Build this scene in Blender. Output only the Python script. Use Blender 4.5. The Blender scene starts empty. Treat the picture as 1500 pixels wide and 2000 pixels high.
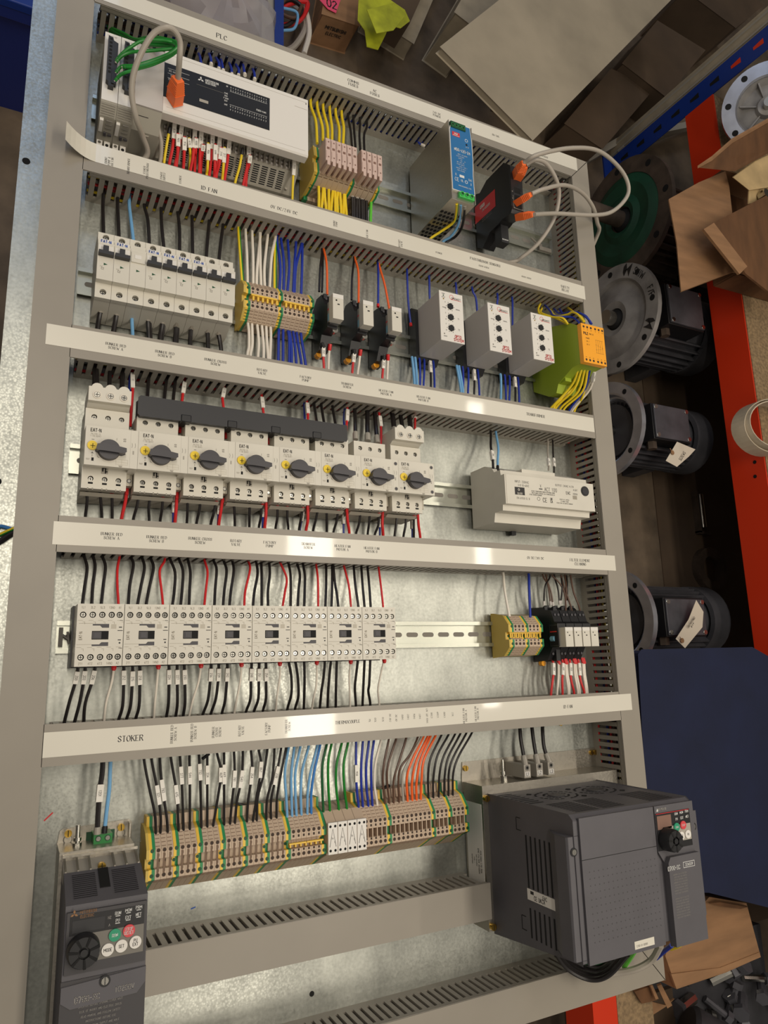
import bpy, math, random
from mathutils import Vector, Matrix
random.seed(11)
SC=bpy.context.scene; COL=SC.collection
MM=0.001                       # everything below is written in millimetres, panel sheet top = 0
# ---- camera, solved from the cabinet's straight edges ----
FPX=1394.173; CAM=Vector((-55.663,-31.220,860.687))
RW=Matrix(((0.8900110787848919,-0.025930875796913527,0.45520091093994713),(-0.07103734101631652,0.9783025323443485,0.1946223301421666),(-0.450370931368227,-0.20555229234683806,0.8688580317229482)))
RT=RW.transposed()
def P(px,py,z=0.0):            # surveying helper: the place (mm) of a point seen in the photo whose height above the sheet is known
    d=RT@Vector(((px-750)/FPX,-(py-1000)/FPX,-1)); return CAM+d*((z-CAM.z)/d.z)
def crop(x,y,s): return lambda a,b,z=0.0: P(x+a/s,y+b/s,z)
cA=crop(100,0,2.727);cB=crop(500,50,3);cC=crop(750,200,2.727);cD=crop(80,400,2.727);cE=crop(580,400,2.419);cF=crop(80,700,3.571);cG=crop(480,720,3.571)
cH=crop(850,780,3.571);cI=crop(80,1070,3.571);cJ=crop(450,1070,3.571);cK=crop(850,1070,3.571);cL=crop(80,1380,2.586);cM=crop(560,1380,3.571);cN=crop(0,1550,3);cO=crop(880,1400,2.778)
cW=crop(440,530,7.5);cV=crop(600,540,7.5);cU=crop(590,240,8.824);c4=crop(1000,480,7.5);cP=crop(310,180,4.839);cQ=crop(150,750,7.5);cR=crop(180,50,7.405);cS=crop(900,280,7.5);cT=crop(930,880,6.25);cX=crop(950,1160,6);cY=crop(880,1390,4.167)
# ---- materials ----
def lin(c): return tuple(((v/255)/12.92 if v/255<=.04045 else ((v/255+.055)/1.055)**2.4) for v in c)
MATS={}
def mat(n,rgb,rough=.5,metal=0.0,noise=0.0,nscale=40,bump=0.0,bscale=200,stretch=None,emit=None,spec=.5,alpha=1,coat=0):
    m=bpy.data.materials.new(n); m.use_nodes=True; nt=m.node_tree; b=nt.nodes['Principled BSDF']
    b.inputs['Base Color'].default_value=(*lin(rgb),1); b.inputs['Roughness'].default_value=rough; b.inputs['Metallic'].default_value=metal
    b.inputs['Specular IOR Level'].default_value=spec; b.inputs['Coat Weight'].default_value=coat; b.inputs['Coat Roughness'].default_value=.05
    if alpha<1: b.inputs['Alpha'].default_value=alpha
    if emit: b.inputs['Emission Color'].default_value=(*lin(rgb),1); b.inputs['Emission Strength'].default_value=emit
    if noise or bump:
        tc=nt.nodes.new('ShaderNodeTexCoord'); nz=nt.nodes.new('ShaderNodeTexNoise'); nz.inputs['Scale'].default_value=nscale; nz.inputs['Detail'].default_value=5
        mpg=nt.nodes.new('ShaderNodeMapping'); mpg.inputs['Scale'].default_value=stretch or (1,1,1); nt.links.new(tc.outputs['Object'],mpg.inputs['Vector']); nt.links.new(mpg.outputs[0],nz.inputs['Vector'])
        if noise:
            mx=nt.nodes.new('ShaderNodeMix'); mx.data_type='RGBA'; mx.blend_type='MIX'
            a=lin([max(0,v*(1-noise)) for v in rgb]); c=lin([min(255,v*(1+noise)) for v in rgb])
            mx.inputs[6].default_value=(*a,1); mx.inputs[7].default_value=(*c,1)
            rmp=nt.nodes.new('ShaderNodeMapRange'); rmp.inputs[1].default_value=.3; rmp.inputs[2].default_value=.7
            nt.links.new(nz.outputs['Fac'],rmp.inputs[0]); nt.links.new(rmp.outputs[0],mx.inputs[0]); nt.links.new(mx.outputs[2],b.inputs['Base Color'])
        if bump:
            n2=nt.nodes.new('ShaderNodeTexNoise'); n2.inputs['Scale'].default_value=bscale; n2.inputs['Detail'].default_value=3
            nt.links.new(tc.outputs['Object'],n2.inputs['Vector'])
            bp=nt.nodes.new('ShaderNodeBump'); bp.inputs['Strength'].default_value=bump; bp.inputs['Distance'].default_value=.002
            nt.links.new(n2.outputs['Fac'],bp.inputs['Height']); nt.links.new(bp.outputs['Normal'],b.inputs['Normal'])
    MATS[n]=m; return m
def galv(n,rgb,metal,rough,sx,sy,amt):
    m=mat(n,rgb,rough,metal); nt=m.node_tree; b=nt.nodes['Principled BSDF']
    tc=nt.nodes.new('ShaderNodeTexCoord'); mp=nt.nodes.new('ShaderNodeMapping'); mp.inputs['Scale'].default_value=(sx,sy,1)
    nt.links.new(tc.outputs['Object'],mp.inputs['Vector'])
    n1=nt.nodes.new('ShaderNodeTexNoise'); n1.inputs['Scale'].default_value=1; n1.inputs['Detail'].default_value=8; n1.inputs['Roughness'].default_value=.65
    n2=nt.nodes.new('ShaderNodeTexNoise'); n2.inputs['Scale'].default_value=260; n2.inputs['Detail'].default_value=3
    vo=nt.nodes.new('ShaderNodeTexVoronoi'); vo.inputs['Scale'].default_value=420
    for q in (n1,): nt.links.new(mp.outputs[0],q.inputs['Vector'])
    for q in (n2,vo): nt.links.new(tc.outputs['Object'],q.inputs['Vector'])
    ad=nt.nodes.new('ShaderNodeMath'); ad.operation='ADD'; nt.links.new(n1.outputs['Fac'],ad.inputs[0])
    ml=nt.nodes.new('ShaderNodeMath'); ml.operation='MULTIPLY'; ml.inputs[1].default_value=.35; nt.links.new(n2.outputs['Fac'],ml.inputs[0]); nt.links.new(ml.outputs[0],ad.inputs[1])
    rm=nt.nodes.new('ShaderNodeMapRange'); rm.inputs[1].default_value=.45; rm.inputs[2].default_value=.95; nt.links.new(ad.outputs[0],rm.inputs[0])
    mx=nt.nodes.new('ShaderNodeMix'); mx.data_type='RGBA'; mx.inputs[6].default_value=(*lin([v*(1-amt) for v in rgb]),1); mx.inputs[7].default_value=(*lin([min(255,v*(1+amt)) for v in rgb]),1)
    nt.links.new(rm.outputs[0],mx.inputs[0]); nt.links.new(mx.outputs[2],b.inputs['Base Color'])
    r2=nt.nodes.new('ShaderNodeMapRange'); r2.inputs[3].default_value=rough-.07; r2.inputs[4].default_value=rough+.1; nt.links.new(vo.outputs['Distance'],r2.inputs[0]); nt.links.new(r2.outputs[0],b.inputs['Roughness'])
    bp=nt.nodes.new('ShaderNodeBump'); bp.inputs['Strength'].default_value=.12; bp.inputs['Distance'].default_value=.001; nt.links.new(ad.outputs[0],bp.inputs['Height']); nt.links.new(bp.outputs['Normal'],b.inputs['Normal'])
galv('galvanised',(176,178,170),.72,.36,16,7,.16)
mat('zinc',(186,188,176),.27,.85)
galv('steel',(178,172,160),.85,.33,14,14,.05)
mat('duct',(150,143,131),.42,0,.03,8)
mat('duct_in',(128,122,112),.6)
mat('paper',(224,219,204),.3,0,.01,6,coat=.8)
mat('ink',(38,36,36),.5)
mat('beige',(216,211,197),.42,0,.02,20)
mat('beige2',(190,183,167),.5)
mat('white',(224,216,200),.4)
mat('whitep',(228,224,216),.38)
mat('faint',(158,150,134),.6)
mat('grey_case',(196,190,184),.45)
mat('grey_mid',(166,160,148),.5)
mat('plc_grey',(160,155,142),.5)
mat('grey_text',(120,116,108),.6)
mat('black',(28,28,30),.42)
mat('black2',(44,44,46),.45)
mat('hole',(10,10,10),.8)
mat('panelblack',(14,14,17),.35)
mat('holeb',(58,44,34),.7)
mat('dgrey',(70,68,72),.5,0,.03,30)
mat('vfd',(88,86,90),.5,0,.03,30)
mat('vfd_dark',(66,64,66),.5)
mat('metal',(190,188,180),.25,1.0)
mat('brass',(214,176,84),.25,1.0)
mat('pink',(206,180,168),.5)
mat('pinkd',(130,98,84),.6)
mat('tbeige',(196,174,150),.5)
mat('tdark',(118,94,74),.6)
mat('yellow',(238,196,74),.45)
mat('green',(44,140,84),.45)
mat('dgreen',(16,74,40),.5)
mat('yend',(206,178,88),.5)
mat('wgreen',(24,130,42),.35)
mat('wyellow',(242,212,44),.35)
mat('wblack',(34,30,30),.35)
mat('wbrown',(92,66,52),.35)
mat('wred',(214,42,44),.35)
mat('wblue',(34,56,160),.35)
mat('wlblue',(120,176,220),.35)
mat('wmblue',(60,128,200),.35)
mat('wwhite',(234,226,212),.35)
mat('wgrey',(172,164,152),.4)
mat('worange',(246,104,40),.35)
mat('wlime',(96,200,60),.35)
mat('wdgreen',(22,92,48),.35)
mat('boot',(250,116,50),.4)
mat('sleeve',(236,232,222),.5)
mat('cblue',(34,108,164),.35)
mat('cred',(206,40,46),.35)
mat('lblue',(40,84,170),.45)
mat('olive',(150,170,44),.45)
mat('orange_f',(250,170,40),.4)
mat('dial',(240,206,40),.4)
mat('knob',(66,64,68),.42)
mat('bgreen',(44,150,112),.4)
mat('bred',(214,70,76),.4)
mat('pgreen',(40,130,60),.4)
mat('lgreen',(70,190,90),.4)
mat('text_w',(220,220,216),.5)
mat('text_g',(150,146,140),.5)
mat('skyb',(120,170,190),.5)
mat('floor',(104,90,74),.75,0,.22,9,.3,60)
mat('card',(154,116,82),.85,0,.09,5,.45,50,(1.2,7,3))
mat('card2',(110,76,48),.85,0,.12,5,.45,50,(5,1.5,3))
mat('card3',(88,72,56),.85,0,.12,5)
mat('wood',(200,172,124),.7,0,.1,14)
mat('chip',(150,126,94),.8,0,.16,120,.3,200)
mat('rack_orange',(230,58,20),.4)
mat('rack_blue',(18,54,140),.45)
mat('rack_grey',(170,158,136),.5,0,.06,20)
mat('sheet',(168,156,134),.6,0,.07,6)
mat('cloth_blue',(22,30,60),.8,0,.08,10,.3,300)
mat('bin_blue',(30,50,130),.4)
mat('motor',(62,62,66),.5,0,.15,12)
mat('motor2',(92,92,98),.45,.3,.15,12)
mat('silver',(196,198,206),.25,.75,.08,20)
mat('cast',(150,147,144),.5,.15,.15,14)
mat('gpaint',(24,72,52),.5,0,.15,12)
mat('rust',(80,68,58),.7,.2,.2,20)
mat('strap',(206,192,168),.6,0,.05,20)
mat('bag',(200,196,200),.25,0,0,1,alpha=.5)
mat('hivis',(190,196,50),.35,0,.2,14,alpha=.8)
mat('pinktag',(240,84,120),.6)
mat('tag',(226,214,194),.7)
# ---- mesh builder ----
class MB:
    def __init__(s): s.v=[];s.f=[];s.mi=[];s.mats=[];s.M=None
    def k(s,m):
        if m not in s.mats: s.mats.append(m)
        return s.mats.index(m)
    def add(s,vs,fs,m):
        o=len(s.v); k=s.k(m)
        if s.M is not None: vs=[s.M@Vector(v) for v in vs]
        s.v+=[tuple(v) for v in vs]
        for f in fs: s.f.append(tuple(i+o for i in f)); s.mi.append(k)
        return s
    def box(s,x0,x1,y0,y1,z0,z1,m):
        return s.add([(x0,y0,z0),(x1,y0,z0),(x1,y1,z0),(x0,y1,z0),(x0,y0,z1),(x1,y0,z1),(x1,y1,z1),(x0,y1,z1)],
            [(0,3,2,1),(4,5,6,7),(0,1,5,4),(1,2,6,5),(2,3,7,6),(3,0,4,7)],m)
    def prism(s,poly,ax,a0,a1,m):
        n=len(poly)
        g={'x':lambda p,a:(a,p[0],p[1]),'y':lambda p,a:(p[0],a,p[1]),'z':lambda p,a:(p[0],p[1],a)}[ax]
        return s.add([g(p,a0) for p in poly]+[g(p,a1) for p in poly],[tuple(range(n)),tuple(range(2*n-1,n-1,-1))]+[(i,(i+1)%n,n+(i+1)%n,n+i) for i in range(n)],m)
    def cyl(s,c,r,h,m,ax='z',n=16,r2=None,cap=True):
        r2=r if r2 is None else r2; vs=[]
        for rr,hh in ((r,0),(r2,h)):
            for i in range(n):
                a=2*math.pi*i/n; u,v=rr*math.cos(a),rr*math.sin(a)
                vs.append({'z':(c[0]+u,c[1]+v,c[2]+hh),'x':(c[0]+hh,c[1]+u,c[2]+v),'y':(c[0]+u,c[1]+hh,c[2]+v)}[ax])
        fs=[(i,(i+1)%n,n+(i+1)%n,n+i) for i in range(n)]
        if cap: fs+=[tuple(range(n)),tuple(range(2*n-1,n-1,-1))]
        return s.add(vs,fs,m)
    def lathe(s,prof,c,m,ax='z',n=24):   # prof [(r,h)]
        vs=[];L=len(prof)
        for rr,hh in prof:
            for i in range(n):
                a=2*math.pi*i/n; u,v=rr*math.cos(a),rr*math.sin(a)
                vs.append({'z':(c[0]+u,c[1]+v,c[2]+hh),'x':(c[0]+hh,c[1]+u,c[2]+v),'y':(c[0]+u,c[1]+hh,c[2]+v)}[ax])
        return s.add(vs,[(j*n+i,j*n+(i+1)%n,(j+1)*n+(i+1)%n,(j+1)*n+i) for j in range(L-1) for i in range(n)],m)
    def ring(s,c,r0,r1,h,m,ax='z',n=28):
        return s.lathe([(r0,0),(r1,0),(r1,h),(r0,h),(r0,0)],c,m,ax,n)
    def tube(s,pts,r,m,n=8):
        pts=[Vector(p) for p in pts]; N=len(pts)
        rs=r if isinstance(r,(list,tuple)) else [r]*N
        t=[(pts[min(i+1,N-1)]-pts[max(i-1,0)]).normalized() for i in range(N)]
        u=t[0].cross(Vector((0,0,1)));
        if u.length<.05: u=t[0].cross(Vector((1,0,0)))
        u.normalize(); vs=[]
        for i in range(N):
            u=(u-t[i]*u.dot(t[i]));
            if u.length<1e-6: u=Vector((1,0,0))
            u.normalize(); w=t[i].cross(u)
            for j in range(n):
                a=2*math.pi*j/n; vs.append(pts[i]+(u*math.cos(a)+w*math.sin(a))*rs[i])
        fs=[(i*n+j,i*n+(j+1)%n,(i+1)*n+(j+1)%n,(i+1)*n+j) for i in range(N-1) for j in range(n)]
        fs+=[tuple(range(n)),tuple(range(N*n-1,(N-1)*n-1,-1))]
        return s.add(vs,fs,m)
    def quad(s,a,b,c,d,m): return s.add([a,b,c,d],[(0,1,2,3)],m)
    def slab(s,pts,th,m):           # polygon of 3-D points given a thickness
        pts=[Vector(p) for p in pts]; n=(pts[1]-pts[0]).cross(pts[2]-pts[1]).normalized()*th; k=len(pts)
        return s.add(pts+[p-n for p in pts],[tuple(range(k)),tuple(range(2*k-1,k-1,-1))]+[(i,(i+1)%k,k+(i+1)%k,k+i) for i in range(k)],m)
    def socket(s,cx,cy,z,r,d,x0,x1,y0,y1,m,fl='hole',n=12):   # one cell of a face with a round well sunk in it
        out=[];inn=[];bot=[]
        angs=sorted(set([2*math.pi*i/n for i in range(n)]+[math.atan2(b-cy,a-cx)%(2*math.pi) for a in (x0,x1) for b in (y0,y1)]))
        for a in angs:
            ca,sa=math.cos(a),math.sin(a); t=1e9
            if ca>1e-9: t=min(t,(x1-cx)/ca)
            if ca<-1e-9: t=min(t,(x0-cx)/ca)
            if sa>1e-9: t=min(t,(y1-cy)/sa)
            if sa<-1e-9: t=min(t,(y0-cy)/sa)
            out.append((cx+ca*t,cy+sa*t,z)); inn.append((cx+ca*r,cy+sa*r,z)); bot.append((cx+ca*r,cy+sa*r,z-d))
        L=len(angs)
        s.add(out+inn,[(i,(i+1)%L,L+(i+1)%L,L+i) for i in range(L)],m)
        s.add(inn+bot,[(i,(i+1)%L,L+(i+1)%L,L+i) for i in range(L)],m)
        s.add(bot,[tuple(range(L))],fl); return s
    def text(s,t,c,size,m,u=(1,0,0),v=(0,1,0),w=.11,serif=False,gap=.45,sx=.76,th=.15,off=.12):
        if serif: sx=.88
        u=Vector(u);v=Vector(v);nrm=u.cross(v).normalized(); c=Vector(c)+nrm*off
        adv=[(.42 if ch==' ' else GW.get(ch,.62))*sx+gap*sx*.6 for ch in t]; tot=sum(adv)-gap*sx*.6; x=-tot/2
        for ch,a in zip(t,adv):
            g=GL.get(ch)
            if g:
                segs=[tuple(int(q,16)/10 for q in e) for e in g.split()]; wd=GW.get(ch,.62)
                for (x0,y0,x1,y1) in segs:
                    X0,X1=x+x0*wd*sx,x+x1*wd*sx; dx,dy=X1-X0,y1-y0; L=math.hypot(dx,dy) or 1
                    ww=w*(1.25 if serif and dy*dy>.3*dx*dx and not (dx*dy>0.02) else (.55 if serif else 1))/2
                    nx,ny=-dy/L*ww,dx/L*ww; ex,ey=dx/L*ww*.6,dy/L*ww*.6
                    q=[(X0-ex+nx,y0-ey+ny),(X0-ex-nx,y0-ey-ny),(X1+ex-nx,y1+ey-ny),(X1+ex+nx,y1+ey+ny)]
                    s.quad(*[c+u*(a_*size)+v*((b_-.5)*size) for a_,b_ in q],m)
                    if serif and abs(dy)>abs(dx)*.8:
                        for (xx,yy) in ((X0,y0),(X1,y1)):
                            if yy in(0.0,1.0) and sum(1 for e in segs for k in (0,2) if abs(x+e[k]*wd*sx-xx)<.01 and e[k+1]==yy)==1:
                                q=[(xx-.13,yy-.03),(xx+.13,yy-.03),(xx+.13,yy+.03),(xx-.13,yy+.03)]
                                s.quad(*[c+u*(a_*size)+v*((b_-.5)*size) for a_,b_ in q],m)
            x+=a
        return s
    def build(s,name,parent=None,loc=None,bevel=0,rot=None,flat=False):
        me=bpy.data.meshes.new(name); me.from_pydata([(a*MM,b*MM,c*MM) for a,b,c in s.v],[],s.f)
        for m in s.mats: me.materials.append(MATS[m])
        me.polygons.foreach_set('material_index',s.mi); me.update()
        if not flat:
            me.polygons.foreach_set('use_smooth',[True]*len(s.f)); me.set_sharp_from_angle(angle=math.radians(24))
        o=bpy.data.objects.new(name,me); COL.objects.link(o)
        if loc is not None: o.location=Vector(loc)*MM
        if rot: o.rotation_euler=rot
        if parent: o.parent=parent
        if bevel:
            b=o.modifiers.new('bevel','BEVEL'); b.width=bevel*MM; b.segments=2; b.limit_method='ANGLE'; b.angle_limit=math.radians(50)
        return o
# stroke lettering: four hex digits per stroke = x0 y0 x1 y1 in tenths (a=1.0)
GL={'A':'005a 5aa0 2484','B':'000a 0a7a 7aa8 a875 0575 75a3 a370 7000','C':'a87a 7a3a 3a07 0703 0330 3070 70a2','D':'000a 0a6a 6aa7 a7a3 a360 6000','E':'000a 0aaa 0585 00a0','F':'000a 0aaa 0575',
'G':'a87a 7a3a 3a07 0703 0330 3070 70a2 a2a5 a565','H':'000a a0aa 05a5','I':'505a','J':'aaa2 a270 7030 3002','K':'000a 04aa 36a0','L':'000a 00a0','M':'000a 0a54 54aa aaa0','N':'000a 0aa0 a0aa','O':'3a07 0703 0330 3070 70a3 a3a7 a77a 7a3a',
'P':'000a 0a7a 7aa8 a875 7505','Q':'3a07 0703 0330 3070 70a3 a3a7 a77a 7a3a 64a0','R':'000a 0a7a 7aa8 a875 7505 55a0','S':'a87a 7a3a 3a08 0826 2684 84a2 a270 7030 3002','T':'505a 0aaa','U':'0a02 0230 3070 70a2 a2aa','V':'0a50 50aa','W':'0a20 2057 5780 80aa','X':'00aa 0aa0','Y':'0a55 aa55 5055','Z':'0aaa aa00 00a0',
'0':'3a07 0703 0330 3070 70a3 a3a7 a77a 7a3a','1':'285a 505a','2':'083a 3a7a 7aa8 a800 00a0','3':'083a 3a7a 7aa8 a855 55a2 a270 7030 3002','4':'707a 7a03 03a3','5':'aa0a 0a05 0575 75a3 a370 7002','6':'8a05 0502 0230 3070 70a3 a365 6505','7':'0aaa aa30','8':'3575 75a8 a87a 7a3a 3a08 0835 3502 0230 3070 70a2 a275','9':'a84a 4a07 0745 45a6 aaa4 a420',
'/':'00aa','-':'2585','.':'4050 5051','&':'a028 287a 7a86 8603 0320 2060 60a4','(':'7a35 3570','+':'2585 5258',')':'3a75 7530',':':'4143 5658',',':'5133'}
GW={'I':.3,'1':.45,'M':.85,'W':.9,'-':.4,'.':.25,'/':.45,'(':.3,')':.3,'E':.56,'F':.54,'L':.54,'J':.45,':':.25,'O':.68,'Q':.68,',':.25}
# ---- naming helpers ----
def thing(name,label,cat,loc=(0,0,0),group=None,rz=0):
    o=bpy.data.objects.new(name,None); COL.objects.link(o); o.empty_display_size=.01; o.location=Vector(loc)*MM; o.rotation_euler=(0,0,rz)
    return tag(o,label,cat,group)
def tag(o,label,cat,group=None,kind=None):
    o['label']=label; o['category']=cat
    if group: o['group']=group
    if kind: o['kind']=kind
    return o
def dup(root,loc,label,group=None):
    r=root.copy(); COL.objects.link(r); r.location=Vector(loc)*MM; r['label']=label
    if group: r['group']=group
    for ch in list(root.children):
        c=ch.copy(); COL.objects.link(c); c.parent=r
        for g in ch.children:
            d=g.copy(); COL.objects.link(d); d.parent=c
    return r
ORD=['first','second','third','fourth','fifth','sixth','seventh','eighth','ninth','tenth','eleventh','twelfth','thirteenth','fourteenth','fifteenth','sixteenth','seventeenth','eighteenth','nineteenth','twentieth']
def spline(pts,k=5):
    pts=[Vector(p) for p in pts]
    if len(pts)<3: return pts
    q=[pts[0]*2-pts[1]]+pts+[pts[-1]*2-pts[-2]]; out=[]
    for i in range(1,len(q)-2):
        a,b,c,d=q[i-1],q[i],q[i+1],q[i+2]
        for j in range(k):
            t=j/k; out.append(.5*((2*b)+(c-a)*t+(2*a-5*b+4*c-d)*t*t+(3*b-a-3*c+d)*t*t*t))
    return out+[pts[-1]]
WN={'k':('wblack','black'),'n':('wbrown','brown'),'r':('wred','red'),'b':('wblue','blue'),'l':('wlblue','light blue'),'m':('wmblue','mid blue'),'w':('wwhite','white'),'y':('wyellow','yellow'),'g':('wgreen','green'),'G':('wgrey','grey'),'o':('worange','orange'),'e':('wlime','lime green'),'d':('wdgreen','dark green'),'p':('wyellow','green-and-yellow')}
POWER=('wires above the circuit breakers','wires below the circuit breakers','wires above the contactors','wires below the contactors','wires above the motor starters','wires below the motor starters','supply wires of the large inverter')
def wire(c,pts,label,group,r=1.35,sleeve=None,ferrule=None,k=5,name='wire',txt=None):
    cat='cable' if name=='cable' else 'wire'
    if c=='k' and group in POWER: name='power_wire'; cat='power wire'; group=group.replace('wires','black power wires')
    sp=spline(pts,k); m=MB(); m.tube(sp,r,WN[c][0])
    if c=='p': m.tube([p+Vector((r*.55,0,r*.25)) for p in sp],r*.72,'wgreen')
    o=tag(m.build(name),label,cat,group)
    if sleeve:                      # printed marker sleeve between two fractions of the run
        a,b=sleeve; n=len(sp)-1; f=lambda t: sp[min(int(t*n),n-1)].lerp(sp[min(int(t*n)+1,n)],t*n-int(t*n))
        A,B=f(a),f(b); d=(B-A).normalized(); sd=d.cross(Vector((0,0,1))).normalized(); nn=sd.cross(d)
        if nn.z<0: nn=-nn
        s=MB(); w=r+.65; q=[A+sd*w-nn*w,A-sd*w-nn*w,A-sd*w+nn*w,A+sd*w+nn*w,B+sd*w-nn*w,B-sd*w-nn*w,B-sd*w+nn*w,B+sd*w+nn*w]
        s.add(q,[(0,1,2,3),(4,7,6,5),(0,4,5,1),(1,5,6,2),(2,6,7,3),(3,7,4,0)],'sleeve')
        s.text(txt or '%d'%random.randint(200,999),(A+B)/2+nn*w,min(2.6,(B-A).length*.26),'ink',u=d,v=nn.cross(d),w=.12)
        s.build('marker_sleeve',o)
    if ferrule:                     # (material, which end, length, radius)
        mt,e,L,rr=ferrule; A=sp[0] if e==0 else sp[-1]; B=sp[1] if e==0 else sp[-2]; d=(B-A).normalized()
        MB().tube([A-d*1,A+d*L*.8,A+d*L],[rr,rr,r+.2],mt,10).build('ferrule',o)
    return o
# ================= bench, mounting sheet, trunking =================
b=MB(); b.box(-84,792,-478,818,-40,-4,'card3'); bench=tag(b.build('workbench'),'brown workbench top carrying the galvanised mounting sheet','bench')
for x in (-60,750):
    for y in (-440,780): MB().box(x-25,x+25,y-25,y+25,-850,-40,'card3').build('leg',bench)
m=MB(); m.box(-90,800,-492,836,-4,0,'galvanised')
for (x,y) in ((-83,172),(-82,570)): m.cyl((x,y,.05),4.5,.1,'hole')
for a,bq in ((cN(255,157),cN(307,108)),): m.quad(a+Vector((0,0,.1)),bq+Vector((0,0,.1)),bq+Vector((1,-1,.1)),a+Vector((1,-1,.1)),'cred')
a,bq=cN(1118,672),cN(1146,660); m.quad(a+Vector((0,0,.1)),bq+Vector((0,0,.1)),bq+Vector((0,-1.4,.1)),a+Vector((0,-1.4,.1)),'lblue')
a=P(609,1941,0); m.cyl((a.x,a.y,.05),3,.1,'hole')
sheet=tag(m.build('mounting_sheet'),'large galvanised steel mounting sheet under all the trunking and devices','panel')
DZ=62.6
DY={1:(769.3,807.8),2:(535.6,572.1),3:(303.3,340.2),4:(89,125.9),5:(-121.6,-83),6:(-342.8,-302.8),7:(-466.3,-424.5)}
def slotwall(m,ax,a0,a1,at,inw,skip=()):   # comb wall along ax from a0 to a1 standing at coordinate `at`, 1.6 thick
    def bx(p0,p1,z0,z1):
        lo,hi=min(at,at+inw),max(at,at+inw)
        if ax=='x': m.box(p0,p1,lo,hi,z0,z1,'duct')
        else: m.box(lo,hi,p0,p1,z0,z1,'duct')
    bx(a0,a1,0,11); bx(a0,a1,51,55)
    p=a0+2
    while p<a1-6:
        bx(p,min(p+6.0,a1),11,51); p+=10
def trunk(name,label,ax,a0,a1,b0,b1,lid,walls=(1,1)):
    t=thing(name,label,'trunking',group='slotted cable trunking on the sheet')
    m=MB()
    if ax=='x': m.box(a0,a1,b0+1.2,b1-1.2,.2,2,'duct_in')
    else: m.box(b0+1.2,b1-1.2,a0,a1,.2,2,'duct_in')
    m.build('base',t)
    if walls[0]: m=MB(); slotwall(m,ax,a0,a1,b0+1,2.1); m.build('slotted_wall',t)
    if walls[1]: m=MB(); slotwall(m,ax,a0,a1,b1-1,-2.1); m.build('slotted_wall',t)
    m=MB(); m.prism(lid,'z',60.6,DZ,'duct')
    if ax=='x': m.box(a0,a1,b0+.1,b0+1.3,53,60.8,'duct'); m.box(a0,a1,b1-1.3,b1-.1,53,60.8,'duct')
    else: m.box(b0+.1,b0+1.3,a0,a1,53,60.8,'duct'); m.box(b1-1.3,b1-.1,a0,a1,53,60.8,'duct')
    m.build('lid',t,bevel=.9); return t
XL=-22.6; XR=735.4
rows={1:'along the top edge, under the strip reading PLC',2:'above the row of circuit breakers',3:'between the circuit breakers and the rotary motor starters',4:'between the motor starters and the contactors',5:'under the contactors, with the big STOKER print'}
for k in (1,2,3,4,5):
    b0,b1=DY[k]; x1=XR-.6
    lid=[(XL+.6,b0),(x1,b0),(x1,b1),(XL+.6,b1)] if k>1 else [(XL+.6,b0),(XR-.3,b0),(771.6,b1),(XL+.6,b1)]
    trunk('cable_trunking','grey horizontal slotted trunking '+rows[k],'x',XL+8,x1-(16 if k==3 else 2),b0,b1,lid)
trunk('cable_trunking','short grey slotted trunking below the long terminal block row, ending at the large inverter','x',78,492,*DY[6],[(78,DY[6][0]),(492,DY[6][0]),(492,DY[6][1]),(78,DY[6][1])])
trunk('cable_trunking','lowest grey slotted trunking along the bottom edge of the sheet','x',XL+8,XR-2,*DY[7],[(XL+.6,DY[7][0]),(771.6,DY[7][0]),(XR-.3,DY[7][1]),(XL+.6,DY[7][1])])
trunk('cable_trunking','wide-lidded vertical grey trunking down the left side','y',-466,836,-62,XL,[(-62,-466.3),(XL,-466.3),(XL,836),(-62,836)])
trunk('cable_trunking','vertical grey slotted trunking down the right side','y',-464,806,XR,771.9,[(XR,769.3),(XR,-424.5),(771.9,-466.3),(771.9,807.8)])
# wires lying inside the trunking, seen only as colour through the slots: nobody could count them
inner=MB()
cols={1:'bkbnbd',2:'yryryk',3:'ryykrn',4:'krnk',5:'kkn',6:'kk',7:'kn'}
for k,cs in cols.items():
    b0,b1=DY[k]; xa=80 if k==6 else -14; xb=490 if k==6 else 728
    for i,c in enumerate(cs):
        y=b0+6+(b1-b0-12)*((i*.37)%1); z=10+i*6.5
        inner.tube(spline([(xa+j*(xb-xa)/12,min(b1-5,max(b0+5,y+random.uniform(-5,5))),z+random.uniform(-3,3)) for j in range(13)],2),1.8,WN[c][0],6)
for i,c in enumerate('rbyrknyb'):
    x=741+(i*11)%26; z=10+i*5
    inner.tube(spline([(x+random.uniform(-3,3),-440+j*95,z+random.uniform(-3,3)) for j in range(14)],2),1.8,WN[c][0],6)
tag(inner.build('wires_in_trunking'),'coloured wires lying inside the trunking, glimpsed through the slots','wires',kind='stuff')
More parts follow.
